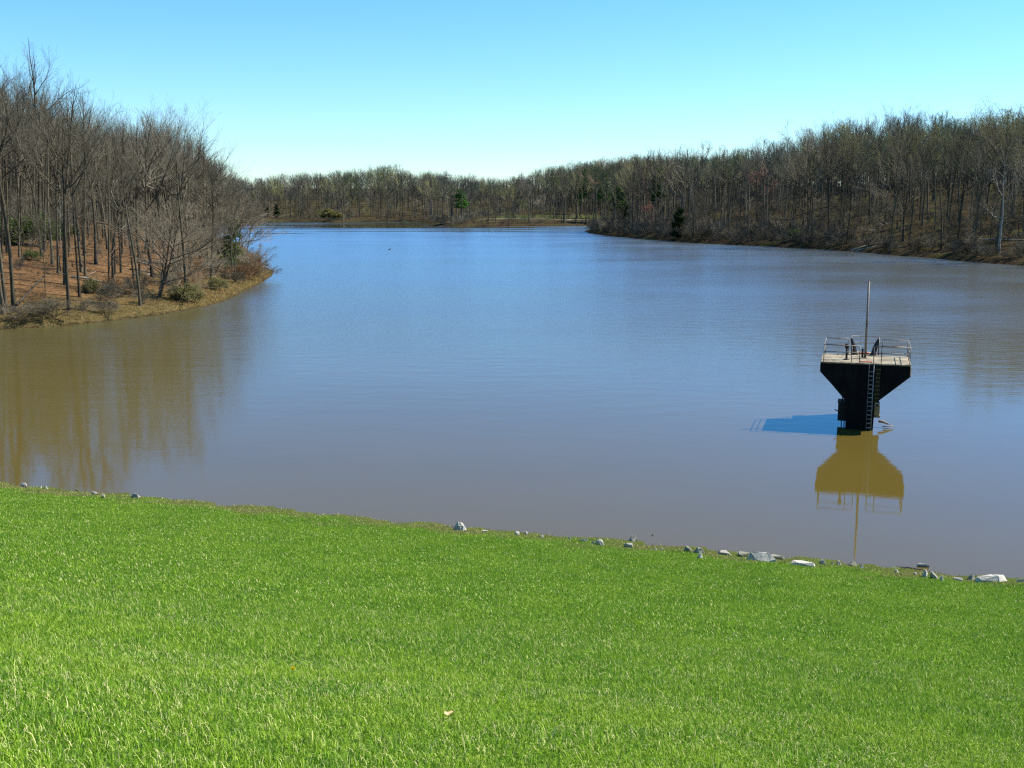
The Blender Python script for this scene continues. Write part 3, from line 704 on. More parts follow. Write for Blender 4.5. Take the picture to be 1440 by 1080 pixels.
for k, (rank, x, y, d, z, h, px, reg) in enumerate(ind):
    row = 0 if reg == 'far' else (0 if d < (32 if reg == 'left' else 14) else (1 if reg == 'left' or d < 70 else 2))
    q = rs.rand()
    if reg == 'right' and row == 2 and q < .42: v, lab, grp, nm = budding[k % 2], 'bare tree with a faint yellow green haze of buds on the right crest', 'budding trees on the right crest', 'budding_tree'
    elif reg == 'right' and q < (.75 if row == 2 else .34): v, lab, grp, nm = olive[k % 2], 'bare tree with a dull olive haze of buds in the right wood', 'olive tinted trees in the right wood', 'budding_tree'
    elif q > .93: v, (lab, grp), nm = oak[k % 2], LBL[(reg, row)], 'bare_tree'
    else: v, (lab, grp), nm = tall[k % 6], LBL[(reg, row)], 'bare_tree'
    place(v, x, y, h, rs.uniform(0, 6.28), nm, lab, 'tree', grp, rs.uniform(.8, 1.1), z)

# young undergrowth trees
def young_set(n, xr, yr, dmin, dmax, gap, vs, hr, lab, grp, nm, pxmax=None):
    c = 0
    for x, y, d in scatter(n * 2, xr, yr, dmax, gap, pxmax, -8):
        px = 720 + F * x / y
        if d < dmin or px > 1448 or c >= n: continue
        h = rs.uniform(*hr); z = float(ground_z(x, y)[0])
        if proj(x, y, z + h)[1] < prof(px, SKY) + 8: continue
        place(vs[c % len(vs)], x, y, h, rs.uniform(0, 6.28), nm, lab, 'tree', grp, rs.uniform(.8, 1.15), z); c += 1
young_set(34, (-150, -34), (112, 300), 2, 60, 4.5, young, (6, 13), 'thin young tree in the undergrowth of the left bank', 'young trees on the left bank', 'young_tree', 345)
young_set(95, (24, 160), (185, 480), 1.8, 40, 4.0, young, (6, 13), 'thin young tree in the undergrowth of the right shore', 'young trees on the right shore', 'young_tree')

# background wood: one object
lods, wood_n = [], []
for i in range(9):
    tr = Tree(500 + i, 26, base=(.50, .58, .46, .54, .38, .52, .10, .14, .08)[i], spread=(.26, .23, .27, .24, .32, .25, .22, .26, .24)[i], limbs=13 if i < 6 else 22, cnt=(0, 6, 6, 3), levels=3, tip=.020, l3=.05, r0=.0125, lowtwigs=5)
    nw = len(tubes(tr.lv[0], 5)[0]) + len(tubes(tr.lv[1], 3)[0]); wood_n.append(nw)
    lods.append(join([tubes(tr.lv[0], 5), tubes(tr.lv[1], 3), tubes(tr.lv[2], 2), tubes(tr.lv[3], 2)]))
VV, FF, TI, off = [], [], [], 0
for k, (rank, x, y, d, z, h, px, reg) in enumerate(rest):
    deep = d > (55 if reg == 'left' else 85) and rs.rand() < .6
    q_ = 6 + k % 3 if deep else k % 6; v, f = lods[q_]; s = h / 26; a = rs.uniform(0, 6.28); w = s * rs.uniform(.8, 1.1); ca, sa = math.cos(a), math.sin(a)
    VV.append(np.stack([(v[:, 0] * ca - v[:, 1] * sa) * w + x, (v[:, 0] * sa + v[:, 1] * ca) * w + y, v[:, 2] * s + z], 1)); FF.append(f + off); off += len(v)
    ti = rs.uniform(0, .70) if rs.rand() < (.9 if reg == 'left' else .56) else (rs.uniform(.80, .92) if rs.rand() < .93 else 1.0)
    tv = np.full(len(v), ti); tv[:wood_n[q_]] = rs.uniform(0, .4) if ti > .75 else ti * .7; TI.append(tv)
tag(link('background_wood', np_mesh('background_wood', np.concatenate(VV), np.concatenate(FF), mats=[M['bg_bark']], attrs={'tint': np.concatenate(TI)})), 'grey brown mass of leafless trees behind the shores', 'wood', kind='stuff')

# twiggy undergrowth: one object
lo_sh = []
for i in range(5):
    tr = Tree(540 + i, 2.6, base=.15, spread=.4, limbs=6, cnt=(0, 4, 3, 3), levels=2, r0=.008, tip=.011, stems=5, up=.05, lowtwigs=0)
    lo_sh.append(join([tubes(tr.lv[0], 3), tubes(tr.lv[1], 2), tubes(tr.lv[2], 2)]))
VV, FF, TI, off = [], [], [], 0
def brush(n, xr, yr, dmax, hr, pxmax=None, tr_=(0, .72), dmin=0):
    global off
    for k, (x, y, d) in enumerate(scatter(n, xr, yr, dmax, 2.2, pxmax)):
        if d < dmin: continue
        v, f = lo_sh[k % 5]; s = rs.uniform(*hr) / 2.6; a = rs.uniform(0, 6.28); ca, sa = math.cos(a), math.sin(a); z = float(ground_z(x, y)[0])
        VV.append(np.stack([(v[:, 0] * ca - v[:, 1] * sa) * s + x, (v[:, 0] * sa + v[:, 1] * ca) * s + y, v[:, 2] * s + z], 1)); FF.append(f + off); off += len(v); TI.append(np.full(len(v), rs.uniform(*tr_)))
brush(1000, (-200, -34), (150, 400), 140, (2, 8), 345, (.3, .72), 42)
brush(420, (-190, -34), (112, 330), 60, (.6, 2.4), 345, (.2, .72))
brush(520, (20, 120), (230, 520), 13, (2.5, 7.5), 1190, (.2, .62))
brush(1300, (24, 240), (180, 560), 60, (1.2, 4.5), None, (0, .35))
brush(1500, (24, 420), (200, 720), 320, (3, 9), None, (0, .4), 60)
brush(1500, (60, 640), (260, 1050), 520, (6, 13), None, (0, .5), 150)
brush(900, (-310, 190), (540, 900), 60, (2, 7), None, (.1, .9))
brush(700, (-310, 190), (430, 800), 9, (1.0, 3.5), None, (0, .5))
brush(2200, (-420, 300), (560, 1250), 420, (4, 14), None, (.1, .9), 50)
tag(link('underbrush', np_mesh('underbrush', np.concatenate(VV), np.concatenate(FF), mats=[M['bg_bark']], attrs={'tint': np.concatenate(TI)})), 'low leafless brush on the floor of the woods', 'brush', kind='stuff')

# shrubs on the banks
def shrub_px(sm, px, pb, h, label, wide=1.0, name='shrub', group=None, rz=None, Y=None):
    d = ray(px, pb)
    if Y is None:
        ts = np.arange(60, 900, 0.5); g = ground_z(d.x / d.y * ts, ts); hit = np.where((EYE + d.z / d.y * ts <= g) & (g > .02))[0]; Y = float(ts[hit[0]]) if len(hit) else 300.
    x = d.x / d.y * Y; o = link(name, sm[0], None, (x, Y, float(ground_z(x, Y)[0]) - .05)); s = h / sm[1]
    o.scale = (s * wide, s * wide, s); o.rotation_euler = (0, 0, rs.uniform(0, 6.28) if rz is None else rz)
    return tag(o, label, 'shrub', group)
shrub_px(olive_shrub, 264, 424, 2.6, 'rounded olive shrub on the grassy left bank below the twiggy tree', 1.3)
shrub_px(shrubs[2], 357, 394, 3.2, 'rust coloured leafless shrub at the tip of the point', 1.5)
shrub_px(shrubs[2], 340, 395, 3.0, 'second rust coloured shrub just behind the tip of the point', 1.4)
shrub_px(shrubs[0], 368, 391, 3.4, 'beige leafless shrub overhanging the water at the tip of the point', 1.4)
shrub_px(green_shrub, 330, 385, 2.6, 'green shrub below the leaning conifer of the point', 1.2)
shrub_px(green_shrub, 46, 345, 5.5, 'large green shrub among the trunks at the top of the left slope', 1.5)
shrub_px(green_shrub, 22, 342, 4.5, 'green shrub left of the largest one on the left slope', 1.4)
shrub_px(green_shrub, 88, 338, 4.0, 'smaller green shrub right of the largest one on the left slope', 1.4)
shrub_px(green_shrub, 46, 366, 1.6, 'low green shrub in the middle of the brown leaf slope', 1.5)
shrub_px(shrubs[1], 78, 447, 2.6, 'wide dark tangle of brush at the left waterline', 2.4)
shrub_px(shrubs[3], 40, 450, 2.0, 'dark low brush heap at the left waterline under the curved fallen trunk', 2.2)
shrub_px(shrubs[1], 150, 440, 1.6, 'low dark brush at the left waterline below the many trunks', 2.2)
shrub_px(olive_shrub, 128, 412, 2.0, 'thin olive shrub beside the twin trunked tree', .9)
shrub_px(olive_shrub, 305, 408, 2.0, 'olive shrub on the slope right of the rounded one', 1.3)
shrub_px(willow_shrub, 462, 314, 7.5, 'round yellow green willow bush on the far shore', 1.4, 'willow_shrub', Y=716)
shrub_px(willow_shrub, 476, 314, 5.0, 'smaller orange tinged willow bush right of the round one', 1.3, 'willow_shrub', Y=714)
shrub_px(green_shrub, 1120, 337, 3.4, 'small yellow green leafing shrub on the right shore', 1.5)
shrub_px(green_shrub, 1222, 340, 1.8, 'bright green low shrub above the pale log ramp', 1.4)
nsh = 0
for x, y, d in scatter(420, (-140, 130), (105, 480), 9, 2.6, None, -8):
    px = 720 + F * x / y
    if px > 1448 or nsh > 250: continue
    side = x < -10; sm = shrubs[[0, 2, 1, 3][nsh % 4] if side else [1, 3, 1, 0][nsh % 4]]
    if side and px < 330 and d < 3.0: continue
    o = link('shrub', sm[0], None, (x, y, float(ground_z(x, y)[0]) - .05)); s = rs.uniform(.4, 1.0) * (1.0 if side else 1.25); o.scale = (s * 1.2, s * 1.2, s); o.rotation_euler = (0, 0, rs.uniform(0, 6.28))
    tag(o, 'leafless shrub in the undergrowth near the left waterline' if side else 'leafless grey shrub near the right waterline', 'shrub', 'shrubs on the left bank' if side else 'shrubs on the right shore'); nsh += 1

# dry grass along the left bank
def dry_grass():
    X = rs.uniform(-75, -28, 400000); Y = rs.uniform(105, 195, 400000); D = sdf(X, Y)
    p = np.where(D > 0, np.exp(-np.maximum(D - 1.0, 0) / 2.0), 0) * (0.25 + 0.75 * (wav(X, Y, .5) > -.1)) * np.clip((X + 44) / 10, .10, 1); ok = (D > .12) & (rs.rand(len(X)) < p)
    X, Y, D = X[ok], Y[ok], D[ok]; n = len(X); z = ground_z(X, Y); h = rs.uniform(.15, .55, n) * (0.6 + .4 * np.minimum(D, 1)); a = rs.uniform(0, 6.28, n); w = .03
    b = np.stack([X, Y, z - .03], 1); W = np.stack([np.cos(a) * w, np.sin(a) * w, 0 * a], 1); tip = b + np.stack([rs.normal(0, .5, n) * h, rs.normal(0, .5, n) * h, h], 1)
    V = np.stack([b - W, b + W, tip], 1).reshape(-1, 3); k = np.arange(n) * 3
    return np_mesh('dry_grass', V, None, np.stack([k, k + 1, k + 2], 1), [M['dry_blade']], attrs={'tone': np.repeat(rs.rand(n), 3)})
tag(link('dry_grass', dry_grass()), 'tan dry grass along the left waterline', 'grass', kind='stuff')

# path and mown strip on the far shore
def strip(name, pts, width, mat, lab):
    V = []; P = [Vector((a, b)) for a, b in pts]; Q = []
    for a, b in zip(P, P[1:]):
        for k in range(10): Q.append(a.lerp(b, k / 10))
    for i, q in enumerate(Q):
        d = (Q[min(i + 1, len(Q) - 1)] - Q[max(i - 1, 0)]).normalized(); nrm_ = Vector((-d.y, d.x))
        for k in range(4):
            e = q + nrm_ * width * (k / 3 - .5); V.append((e.x, e.y, float(ground_z(e.x, e.y)[0]) + .12))
    Fq = [[i * 4 + k, i * 4 + k + 1, i * 4 + k + 5, i * 4 + k + 4] for i in range(len(Q) - 1) for k in range(3)]
    tag(link(name, np_mesh(name, np.array(V), Fq, mats=[mat])), lab, kind='structure')
strip('meadow', [(-10, 615), (20, 622), (55, 640), (75, 660)], 16, M['mown'], 'mown green strip behind the trees of the far shore')
strip('path', [(-20, 600), (0, 606), (30, 612), (62, 634), (80, 655)], 2.4, M['path'], 'pale path behind the trees of the far shore')

# ------------------------------------------------------------------ intake tower
A, Bp = at(1149.5, 601.0), at(1276.5, 608.3)
W = (Bp - A).length; ud = (Bp - A).normalized(); k = W / 126.0
rz = math.atan2(ud.y, ud.x)
dA = (A.xy).length
def z_of(px, py, P):
    d = ray(px, py); t_ = P.xy.length / math.hypot(d.x, d.y); return EYE + d.z * t_
ZD = z_of(1154, 508.3, A)                                   # top of the deck
DEP = 3.7
tower = empty('intake_tower', A, rz)
tag(tower, 'concrete intake tower, its shaded sides painted black, with a flared top and railed deck standing in the lake', 'intake tower')
u = lambda px: (px - 1154) * k
pl, pr_ = u(1194), u(1231.5)
prof_t = [(0, ZD - .09), (W, ZD - .09), (W, ZD - 17 * k), (pr_, ZD - 58 * k), (pr_, -3), (pl, -3), (pl, ZD - 57 * k), (0, ZD - 15 * k)]
bm = bmesh.new(); fr = [bm.verts.new((a, 0, b)) for a, b in prof_t]; bk = [bm.verts.new((a, DEP, b)) for a, b in prof_t]
f = bm.faces.new(fr); f.material_index = 0; f = bm.faces.new(bk[::-1]); f.material_index = 0
for i in range(len(fr)):
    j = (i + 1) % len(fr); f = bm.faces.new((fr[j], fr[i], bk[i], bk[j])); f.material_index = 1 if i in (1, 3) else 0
bmesh.ops.bevel(bm, geom=[e for e in bm.edges], offset=.05, segments=1, affect='EDGES')
bmesh.ops.recalc_face_normals(bm, faces=bm.faces)
bm.normal_update()
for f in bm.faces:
    if f.normal.x > 0.35 and f.normal.z > -0.2: f.material_index = 1  # pale only on the sunlit right faces; the rest keep the painted shade
bm_obj('pier', bm, [M['shaded'], M['concrete']], tower)
bm = bmesh.new(); add_box(bm, (pl, DEP + .003, -3), (pr_, DEP + 1.35, ZD - .6)); add_box(bm, (pl - .15, DEP + .003, ZD - .6 + .003), (pr_ + .15, DEP + 1.5, ZD - .09)); bm_obj('riser', bm, M['shaded'], tower)  # same painted shade on every face of the riser
bm = bmesh.new(); add_box(bm, (.015, .012, ZD - .087), (W - .012, DEP + .02, ZD)); bmesh.ops.bevel(bm, geom=list(bm.edges), offset=.015, segments=1, affect='EDGES'); dk = bm_obj('deck', bm, M['concrete'], tower)
bm = bmesh.new(); add_box(bm, (pl - .1, DEP + .025, ZD - .087), (pr_ + .1, DEP + 1.45, ZD + .004)); bm_obj('rear_deck', bm, M['concrete'], tower)
bm = bmesh.new(); add_box(bm, (u(1209), .35, ZD + .003), (u(1226), .60, ZD + .05)); bm_obj('hatch', bm, M['rust'], tower)
bm = bmesh.new(); add_box(bm, (u(1207), DEP + .15, ZD + .007), (u(1223), DEP + .5, ZD + .10)); bm_obj('hatch', bm, M['rust'], tower)
RH = 24.5 * k
def rail(pts, posts, name='guard_rail'):
    bm = bmesh.new()
    for h in (RH, RH * .60):
        add_tube(bm, [(a, b, ZD + h) for a, b in pts], .024, 8)
    for a, b in posts: add_tube(bm, [(a, b, ZD - .02), (a, b, ZD + RH)], .024, 8)
    return bm_obj(name, bm, M['galv'], tower, True)
x0, x1, y0, y1 = u(1158.5), u(1277.5), .12, DEP - .12
cl, cr, yc = u(1196), u(1236), DEP + 1.3
rail([(u(1208.5), y0), (x0, y0)], [(u(1208.5), y0), (u(1197.5), y0), (x0, y0)])
rail([(x0, y0 + .03), (x0, y1)], [(x0, y1)])
rail([(x0 + .03, y1), (u(1192), y1)], [(u(1192), y1)])
rail([(cl, y1 + .05), (cl, yc), (cr, yc), (cr, y1 + .05)], [(cl, y1 + .05), (cl, yc), (cr, yc), (cr, y1 + .05)])
rail([(u(1241), y1), (x1 - .03, y1)], [(u(1241), y1), (x1, y1)])
rail([(x1, y0 + .03), (x1, y1 - .03)], [(x1, (y0 + y1) / 2)])
rail([(u(1228), y0), (x1, y0)], [(u(1228), y0), (u(1238.5), y0), (x1, y0)])
# mast
bm = bmesh.new(); mx, my = u(1216.5), DEP * .60
add_tube(bm, [(mx, my, ZD - .01), (mx, my, ZD + 115 * k)], [.070, .060], 12); add_tube(bm, [(mx, my, ZD), (mx, my, ZD + .04)], .17, 12)
mast = bm_obj('mast', bm, M['mast'], tower, True)
bm = bmesh.new(); add_box(bm, (mx - .22, my - .05, ZD + .05), (mx - .10, my + .07, ZD + .55)); bm_obj('mast_bracket', bm, M['blacksteel'], tower)
# gate operator
bm = bmesh.new(); gx_, gy_ = u(1190), 1.2
add_tube(bm, [(gx_, gy_, ZD), (gx_, gy_, ZD + .05)], .17, 12); add_tube(bm, [(gx_, gy_, ZD + .05), (gx_, gy_, ZD + .72)], .062, 10)
add_tube(bm, [(gx_, gy_, ZD + .64), (gx_, gy_, ZD + .74), (gx_, gy_, ZD + .92), (gx_, gy_, ZD + .95)], [.07, .12, .13, .08], 12)
bm_obj('gate_operator', bm, M['blacksteel'], tower, True)
# two slanting black gate frames by the rear cage
for sgn, px_t, px_b in ((1, 1195.8, 1201.5), (-1, 1235, 1228)):
    bm = bmesh.new(); a, b = u(px_t), u(px_b); yb = DEP - .05
    add_tube(bm, [(b, yb, ZD + .02), ((a * .45 + b * .55), yb, ZD + .55), (a, yb, ZD + .98)], [.16, .13, .07], 6)
    add_box(bm, (b - .2, yb - .12, ZD + .004), (b + .2, yb + .12, ZD + .05))
    bm_obj('gate_frame', bm, M['blacksteel'], tower)
# ladder
bm = bmesh.new(); la, lb = u(1222.2), u(1228.8)
for q, r_ in ((la, .012), (lb, .030)): add_tube(bm, [(q, -.14, -.6), (q, -.14, ZD + .02)], r_, 8)
ld = bm_obj('ladder', bm, M['ladder'], tower, True)
nr_ = int((ZD - .2) / .25)
for i in range(nr_):
    bm = bmesh.new(); zz_ = .18 + i * .25; add_box(bm, (la, -.17, zz_ - .03), (lb - .02, -.11, zz_ + .03)); bm_obj('rung', bm, M['ladder'], ld)
# staff gauge
bm = bmesh.new(); add_box(bm, (u(1231), -.035, ZD - 58 * k), (u(1238.5), -.004, ZD - 5 * k)); gb = bm_obj('staff_gauge', bm, M['gauge'], tower)
bm = bmesh.new()
for i in range(9):
    zc = ZD - (8.5 + i * 6) * k
    for q in range(3):
        a = u(1232) + q * .088
        add_box(bm, (a, -.042, zc - .03 + .025 * ((i + q) % 2)), (a + .06, -.037, zc + .035))
bm_obj('gauge_marks', bm, M['gmark'], gb)
# boxes and cables on the pier's flanks
bm = bmesh.new(); bx0, bx1, bz0, bz1 = u(1181.5), pl - .004, .30, .30 + 27 * k
add_box(bm, (bx0, .9, bz0), (bx1, 2.0, bz1)); add_box(bm, (bx0 - .03, .87, bz1 + .002), (bx1, 2.03, bz1 + .05)); 
for q in (.18, .36): add_box(bm, (bx0 + q - .02, .875, bz0 + .05), (bx0 + q + .02, .897, bz1 - .05))
bx = bm_obj('valve_box', bm, M['blacksteel'], tower)
bm = bmesh.new(); add_tube(bm, [(bx0 + .02, 1.2, bz0 + .5), (bx0 - .18, 1.1, bz0 + .62)], .03, 6); bm_obj('handle', bm, M['blacksteel'], bx)
for q in (u(1187.3), u(1191.2)):
    for za, zb in ((bz1 + .04, bz1 + .9), (bz0 - .01, -.8)):
        bm = bmesh.new(); add_tube(bm, [(q, 1.0, za), (q, 1.0, zb)], .03, 8); bm_obj('cable', bm, M['blacksteel'], tower, True)
bm = bmesh.new(); c0, c1, e0 = pr_ + .004, u(1240.5), .72
add_box(bm, (c0, .9, e0), (c1, 1.7, e0 + 14 * k)); rb = bm_obj('float_box', bm, M['tan'], tower)
bm = bmesh.new()
for q in (c0 + .02, c1 - .09): add_box(bm, (q, .9, e0 + 14 * k + .003), (q + .08, 1.7, e0 + 17.5 * k))
bm_obj('rim', bm, M['rock_pale'], rb)
bm = bmesh.new(); add_box(bm, (c0 - .02, .86, e0 - .12), (c1 + .03, 1.75, e0 - .003)); bm_obj('ledge', bm, M['concrete'], rb)

def branchy(name, P, label, cat, mat, specs):
    """a piece of dead wood: specs are polylines with radii in metres round P"""
    bm = bmesh.new()
    for pts, rr in specs: add_tube(bm, pts, rr, 7)
    o = bm_obj(name, bm, mat, None, True, P); return tag(o, label, cat)
P = tower.matrix_basis @ Vector((u(1240.5) + .12, 1.0, 0.10))
branchy('driftwood', P, 'pale branched driftwood caught against the right side of the tower', 'driftwood', M['drift'],
        [([(-.1, .2, .25), (.2, .1, .22), (.42, 0, .10)], [.07, .08, .03]), ([(0, -.2, 0), (.3, -.25, .05), (.62, -.2, .02)], [.03, .035, .03]), ([(.3, 0, .18), (.55, -.05, .08), (.72, -.1, -.05)], [.02, .02, .018]), ([(.05, -.3, -.06), (.3, -.4, -.04), (.5, -.35, -.06)], [.02, .025, .015])])

# ------------------------------------------------------------------ rocks on the waterline
def lawn_hit(px, py):
    d = ray(px, py); ts = np.arange(8, 80, .05); x, y, z = d.x * ts, d.y * ts, EYE + d.z * ts
    tt, ss = x * T.x + y * T.y, x * NV.x + y * NV.y
    g = np.maximum(np.where(ss < SL + 3, lawn_z(tt, ss), -9), 0.0); i = np.argmax(z <= g); return Vector((x[i], y[i], g[i]))
def rock(px0, px1, py0, py1, kind, label, seed, dark=0, flat=1.0, lean=0.0):
    rg = random.Random(seed); P = lawn_hit((px0 + px1) / 2, py1); sc = P.y / F
    w, h = (px1 - px0) * sc, max((py1 - py0) * sc * 1.05, .05); dep = max(h * 1.1, w * rg.uniform(.45, .7)) * flat
    bm = bmesh.new(); pts = []
    for i in range(17):
        a = rg.uniform(0, 6.28); zz_ = rg.uniform(-.55, 1.0); pk = max(zz_, 0)
        rr = (max(.05, 1 - .62 * pk) if h > w * .42 else math.sqrt(max(0, 1 - pk ** 2 * rg.uniform(.35, .95)))) * rg.uniform(.72, 1)
        pts.append(bm.verts.new((math.cos(a) * rr * w / 2 + lean * zz_ * w * .2, math.sin(a) * rr * dep / 2, zz_ * h)))
    r_ = bmesh.ops.convex_hull(bm, input=pts); bmesh.ops.delete(bm, geom=list({g for g in r_['geom_interior'] + r_['geom_unused'] if isinstance(g, bmesh.types.BMVert)}), context='VERTS')
    bmesh.ops.dissolve_limit(bm, angle_limit=R(12), verts=bm.verts, edges=bm.edges)
    bmesh.ops.bevel(bm, geom=list(bm.edges), offset=min(w, h) * .05, segments=1, affect='EDGES', clamp_overlap=True)
    bmesh.ops.triangulate(bm, faces=bm.faces); bmesh.ops.subdivide_edges(bm, edges=bm.edges, cuts=1, use_grid_fill=True)
    for v in bm.verts: v.co += Vector((rg.gauss(0, 1), rg.gauss(0, 1), rg.gauss(0, 1))) * min(w, h) * .018
    o = bm_obj('rock', bm, M[kind], None, False, P - Vector((0, 0, h * .04))); o.rotation_euler = (0, 0, math.atan2(T.y, T.x) * .6)
    return tag(o, label, 'rock')
rocks = [
 (634, 661, 731, 745, 'rock_pale', 'large pale angular boulder on the grass edge, the biggest of the middle', 1.0, .2),
 (676, 688, 745, 748, 'rock_pale', 'thin pale sliver of rock right of the large pale boulder', 1.0, 0),
 (722, 733, 745, 752, 'rock_pale', 'blocky white stone beside a small dark one', 1.0, 0),
 (736, 744, 746, 751, 'rock_grey', 'small dark stone touching the blocky white one', 1.0, 0),
 (757, 766, 751.5, 755, 'rock_grey', 'flat tan stone right of the blocky white and dark pair', 1.0, 0),
 (797, 804, 755, 759, 'rock_grey', 'tiny tan stone half sunk in the grass edge', 1.0, 0),
 (814, 829, 756, 761, 'rock_grey', 'flat grey stone left of the pointed white stone', 1.0, 0),
 (829, 838, 760, 764, 'rock_grey', 'low flat stone at the foot of the pointed white stone', 1.0, 0),
 (835, 853, 756, 766, 'rock_pale', 'pointed white stone leaning right, with a dark left tip', 1.0, -.6),
 (881, 899, 750, 761, 'rock_grey', 'grey brown rock standing clear of the bank in the water', 1.0, .2),
 (874, 893, 763, 769, 'rock_grey', 'low dark rock with a pale end just below the rock in the water', 1.0, 0),
 (916, 920, 751, 753.5, 'rock_grey', 'tiny stone alone in the water right of the grey brown rock', 1.0, 0),
 (918, 926, 769, 772.5, 'rock_pale', 'thin white stone, left of two slivers in the dry grass', 1.0, 0),
 (927, 934, 770, 773.5, 'rock_pale', 'thin white stone, right of two slivers in the dry grass', 1.0, 0),
 (958, 976, 767, 775, 'rock_moss', 'mossy dark rock, left of a low pair', 1.0, 0),
 (972, 992, 768, 777, 'rock_grey', 'brown dark rock with a pale right edge, right of a low pair', 1.0, .3),
 (979, 990, 777.5, 784, 'rock_pale', 'small white stone lying in the green grass away from the water', 1.0, 0),
 (1006, 1031, 773.5, 780, 'rock_grey', 'long low dark rock left of the white slab', 1.0, 0),
 (1033, 1058, 774, 782, 'rock_moss', 'dark headed rock at the left end of the long white slab', 1.0, 0),
 (1042, 1096, 776, 788, 'rock_pale', 'long white slab sloping down to the right along the bank', .6, -.3),
 (1070, 1112, 778.5, 787, 'rock_moss', 'long mossy rock behind the long white slab', .7, 0),
 (1105, 1151, 786.5, 794, 'rock_pale', 'smooth low white slab with no dark side', .7, 0),
 (1148, 1163, 786.5, 793, 'rock_grey', 'dark blunt stone at the right end of the smooth white slab', 1.0, 0),
 (1167, 1174, 789.5, 793.5, 'rock_pale', 'tiny white stone, left of a close pair', 1.0, 0),
 (1174.5, 1184, 787, 794, 'rock_pale', 'small upright white stone, right of a close pair', 1.0, -.3),
 (1189, 1207, 788.5, 796, 'rock_moss', 'dark mossy rock left of a pale flat end piece', 1.0, 0),
 (1204, 1217, 792, 799, 'rock_pale', 'pale flat stone against the right end of a dark mossy rock', 1.0, -.4),
 (1256, 1265, 800.5, 805, 'rock_pale', 'small pale stone at the left end of the black stick', 1.0, 0),
 (1287, 1308, 792, 797.5, 'rock_pale', 'pale flat stone lying out in the shallow water', .6, 0),
 (1283, 1291, 804.5, 808, 'rock_pale', 'flat white stone left of the upright white block', 1.0, 0),
 (1295, 1307, 799.5, 811, 'rock_pale', 'upright white block at the right end of the black stick', 1.0, 0),
 (1306, 1321, 802.5, 813, 'rock_grey', 'slanting grey slab leaning on the upright white block', 1.0, -.8),
 (1320, 1328, 809, 815.5, 'rock_pale', 'small pale stone right of the slanting slab', 1.0, 0),
 (1338, 1355, 810, 816, 'rock_grey', 'flat dark and white stone left of the broad slab', 1.0, 0),
 (1357, 1373, 806.5, 816, 'rock_grey', 'dark wedge shaped rock at the left end of the broad slab', 1.0, .3),
 (1368, 1422, 807, 817, 'rock_pale', 'broad pale slab, the largest rock towards the right', .6, .2),
 (1427, 1447, 812.5, 819, 'rock_pale', 'white flat rock cut by the right border', .8, 0),
 (26, 41, 678, 684.5, 'rock_pale', 'white stone at the far left end of the grass edge', 1.0, 0),
 (54, 60, 682, 686, 'rock_pale', 'small white stone, left of a tiny pair at the left end', 1.0, 0),
 (62, 68, 683, 687, 'rock_pale', 'small white stone, right of a tiny pair at the left end', 1.0, 0),
 (105, 112, 686.5, 690, 'rock_grey', 'small reddish grey stone in the dry left edge', 1.0, 0),
 (127, 140, 691, 695, 'rock_grey', 'thin flat stone behind a small white one on the left edge', 1.0, 0),
 (141, 149, 694, 700, 'rock_pale', 'small rounded white stone in front of a thin flat one', 1.0, 0),
 (181, 200, 693.5, 700, 'rock_grey', 'long thin grey stone sloping along the left edge', .7, -.3),
]
for i, (a, b, c_, d_, kd, lb_, fl, ln_) in enumerate(rocks): rock(a, b, c_, d_, kd, lb_, 900 + i, 0, fl, ln_)
P0, P1 = at(1260, 798.5), at(1297, 804)
branchy('stick', P0, 'straight black stick lying in the shallows against an upright white block', 'stick', M['blacksteel'], [([(0, 0, .04), tuple((P1 - P0) * .5 + Vector((0, .02, .07))), tuple(P1 - P0 + Vector((0, 0, .08)))], [.012, .02, .025])])
# pale rock on the right shore and logs
P = at(1393, 369.5); bm = bmesh.new(); bmesh.ops.create_icosphere(bm, subdivisions=2, radius=1)
for v in bm.verts: v.co = Vector((v.co.x * 1.05, v.co.y * .7, max(v.co.z, -.2) * .45)) * (1 + .15 * math.sin(v.co.x * 7 + v.co.y * 5))
tag(bm_obj('rock', bm, M['rock_pale'], None, False, P + Vector((0, .5, .15))), 'white rock alone on the waterline below the right wood', 'rock')
def log(px0, py0, px1, py1, r_, label, mat='deadwood', lift=.12):
    def g(px, py):
        d = ray(px, py); ts = np.arange(60, 900, .25); gz_ = ground_z(d.x / d.y * ts, ts); hit = np.where((EYE + d.z / d.y * ts <= gz_) & (gz_ > .02))[0]
        Y = float(ts[hit[0]]) if len(hit) else 250.; return Vector((d.x / d.y * Y, Y, float(ground_z(d.x / d.y * Y, Y)[0])))
    a, b = g(px0, py0), g(px1, py1); m_ = (a + b) / 2; m_.z = float(ground_z(m_.x, m_.y)[0]) + lift
    d = b - a
    branchy('fallen_log', a, label, 'log', M[mat], [([(0, 0, lift), tuple(d * .33 + Vector((0, .1, lift))), tuple(d * .66 + Vector((0, -.1, lift))), tuple(d + Vector((0, 0, lift)))], [r_, r_ * .95, r_ * .8, r_ * .55])])
log(1197, 353, 1240, 341, .32, 'pale fallen log sloping down to the water of the right shore, upper of two')
log(1203, 354.5, 1236, 346, .25, 'pale fallen log sloping down to the water of the right shore, lower of two')
log(192, 368, 221, 377, .17, 'pale fallen log on the brown leaf slope of the left bank')
log(205, 387, 214, 387.5, .12, 'short white branch lying on the leaves of the left bank')
log(1375, 337, 1440, 338.5, .2, 'long pale fallen trunk high on the right slope')
log(24, 437, 62, 396, .16, 'dark curved fallen trunk leaning up from the left waterline', 'bark_dark', .6)

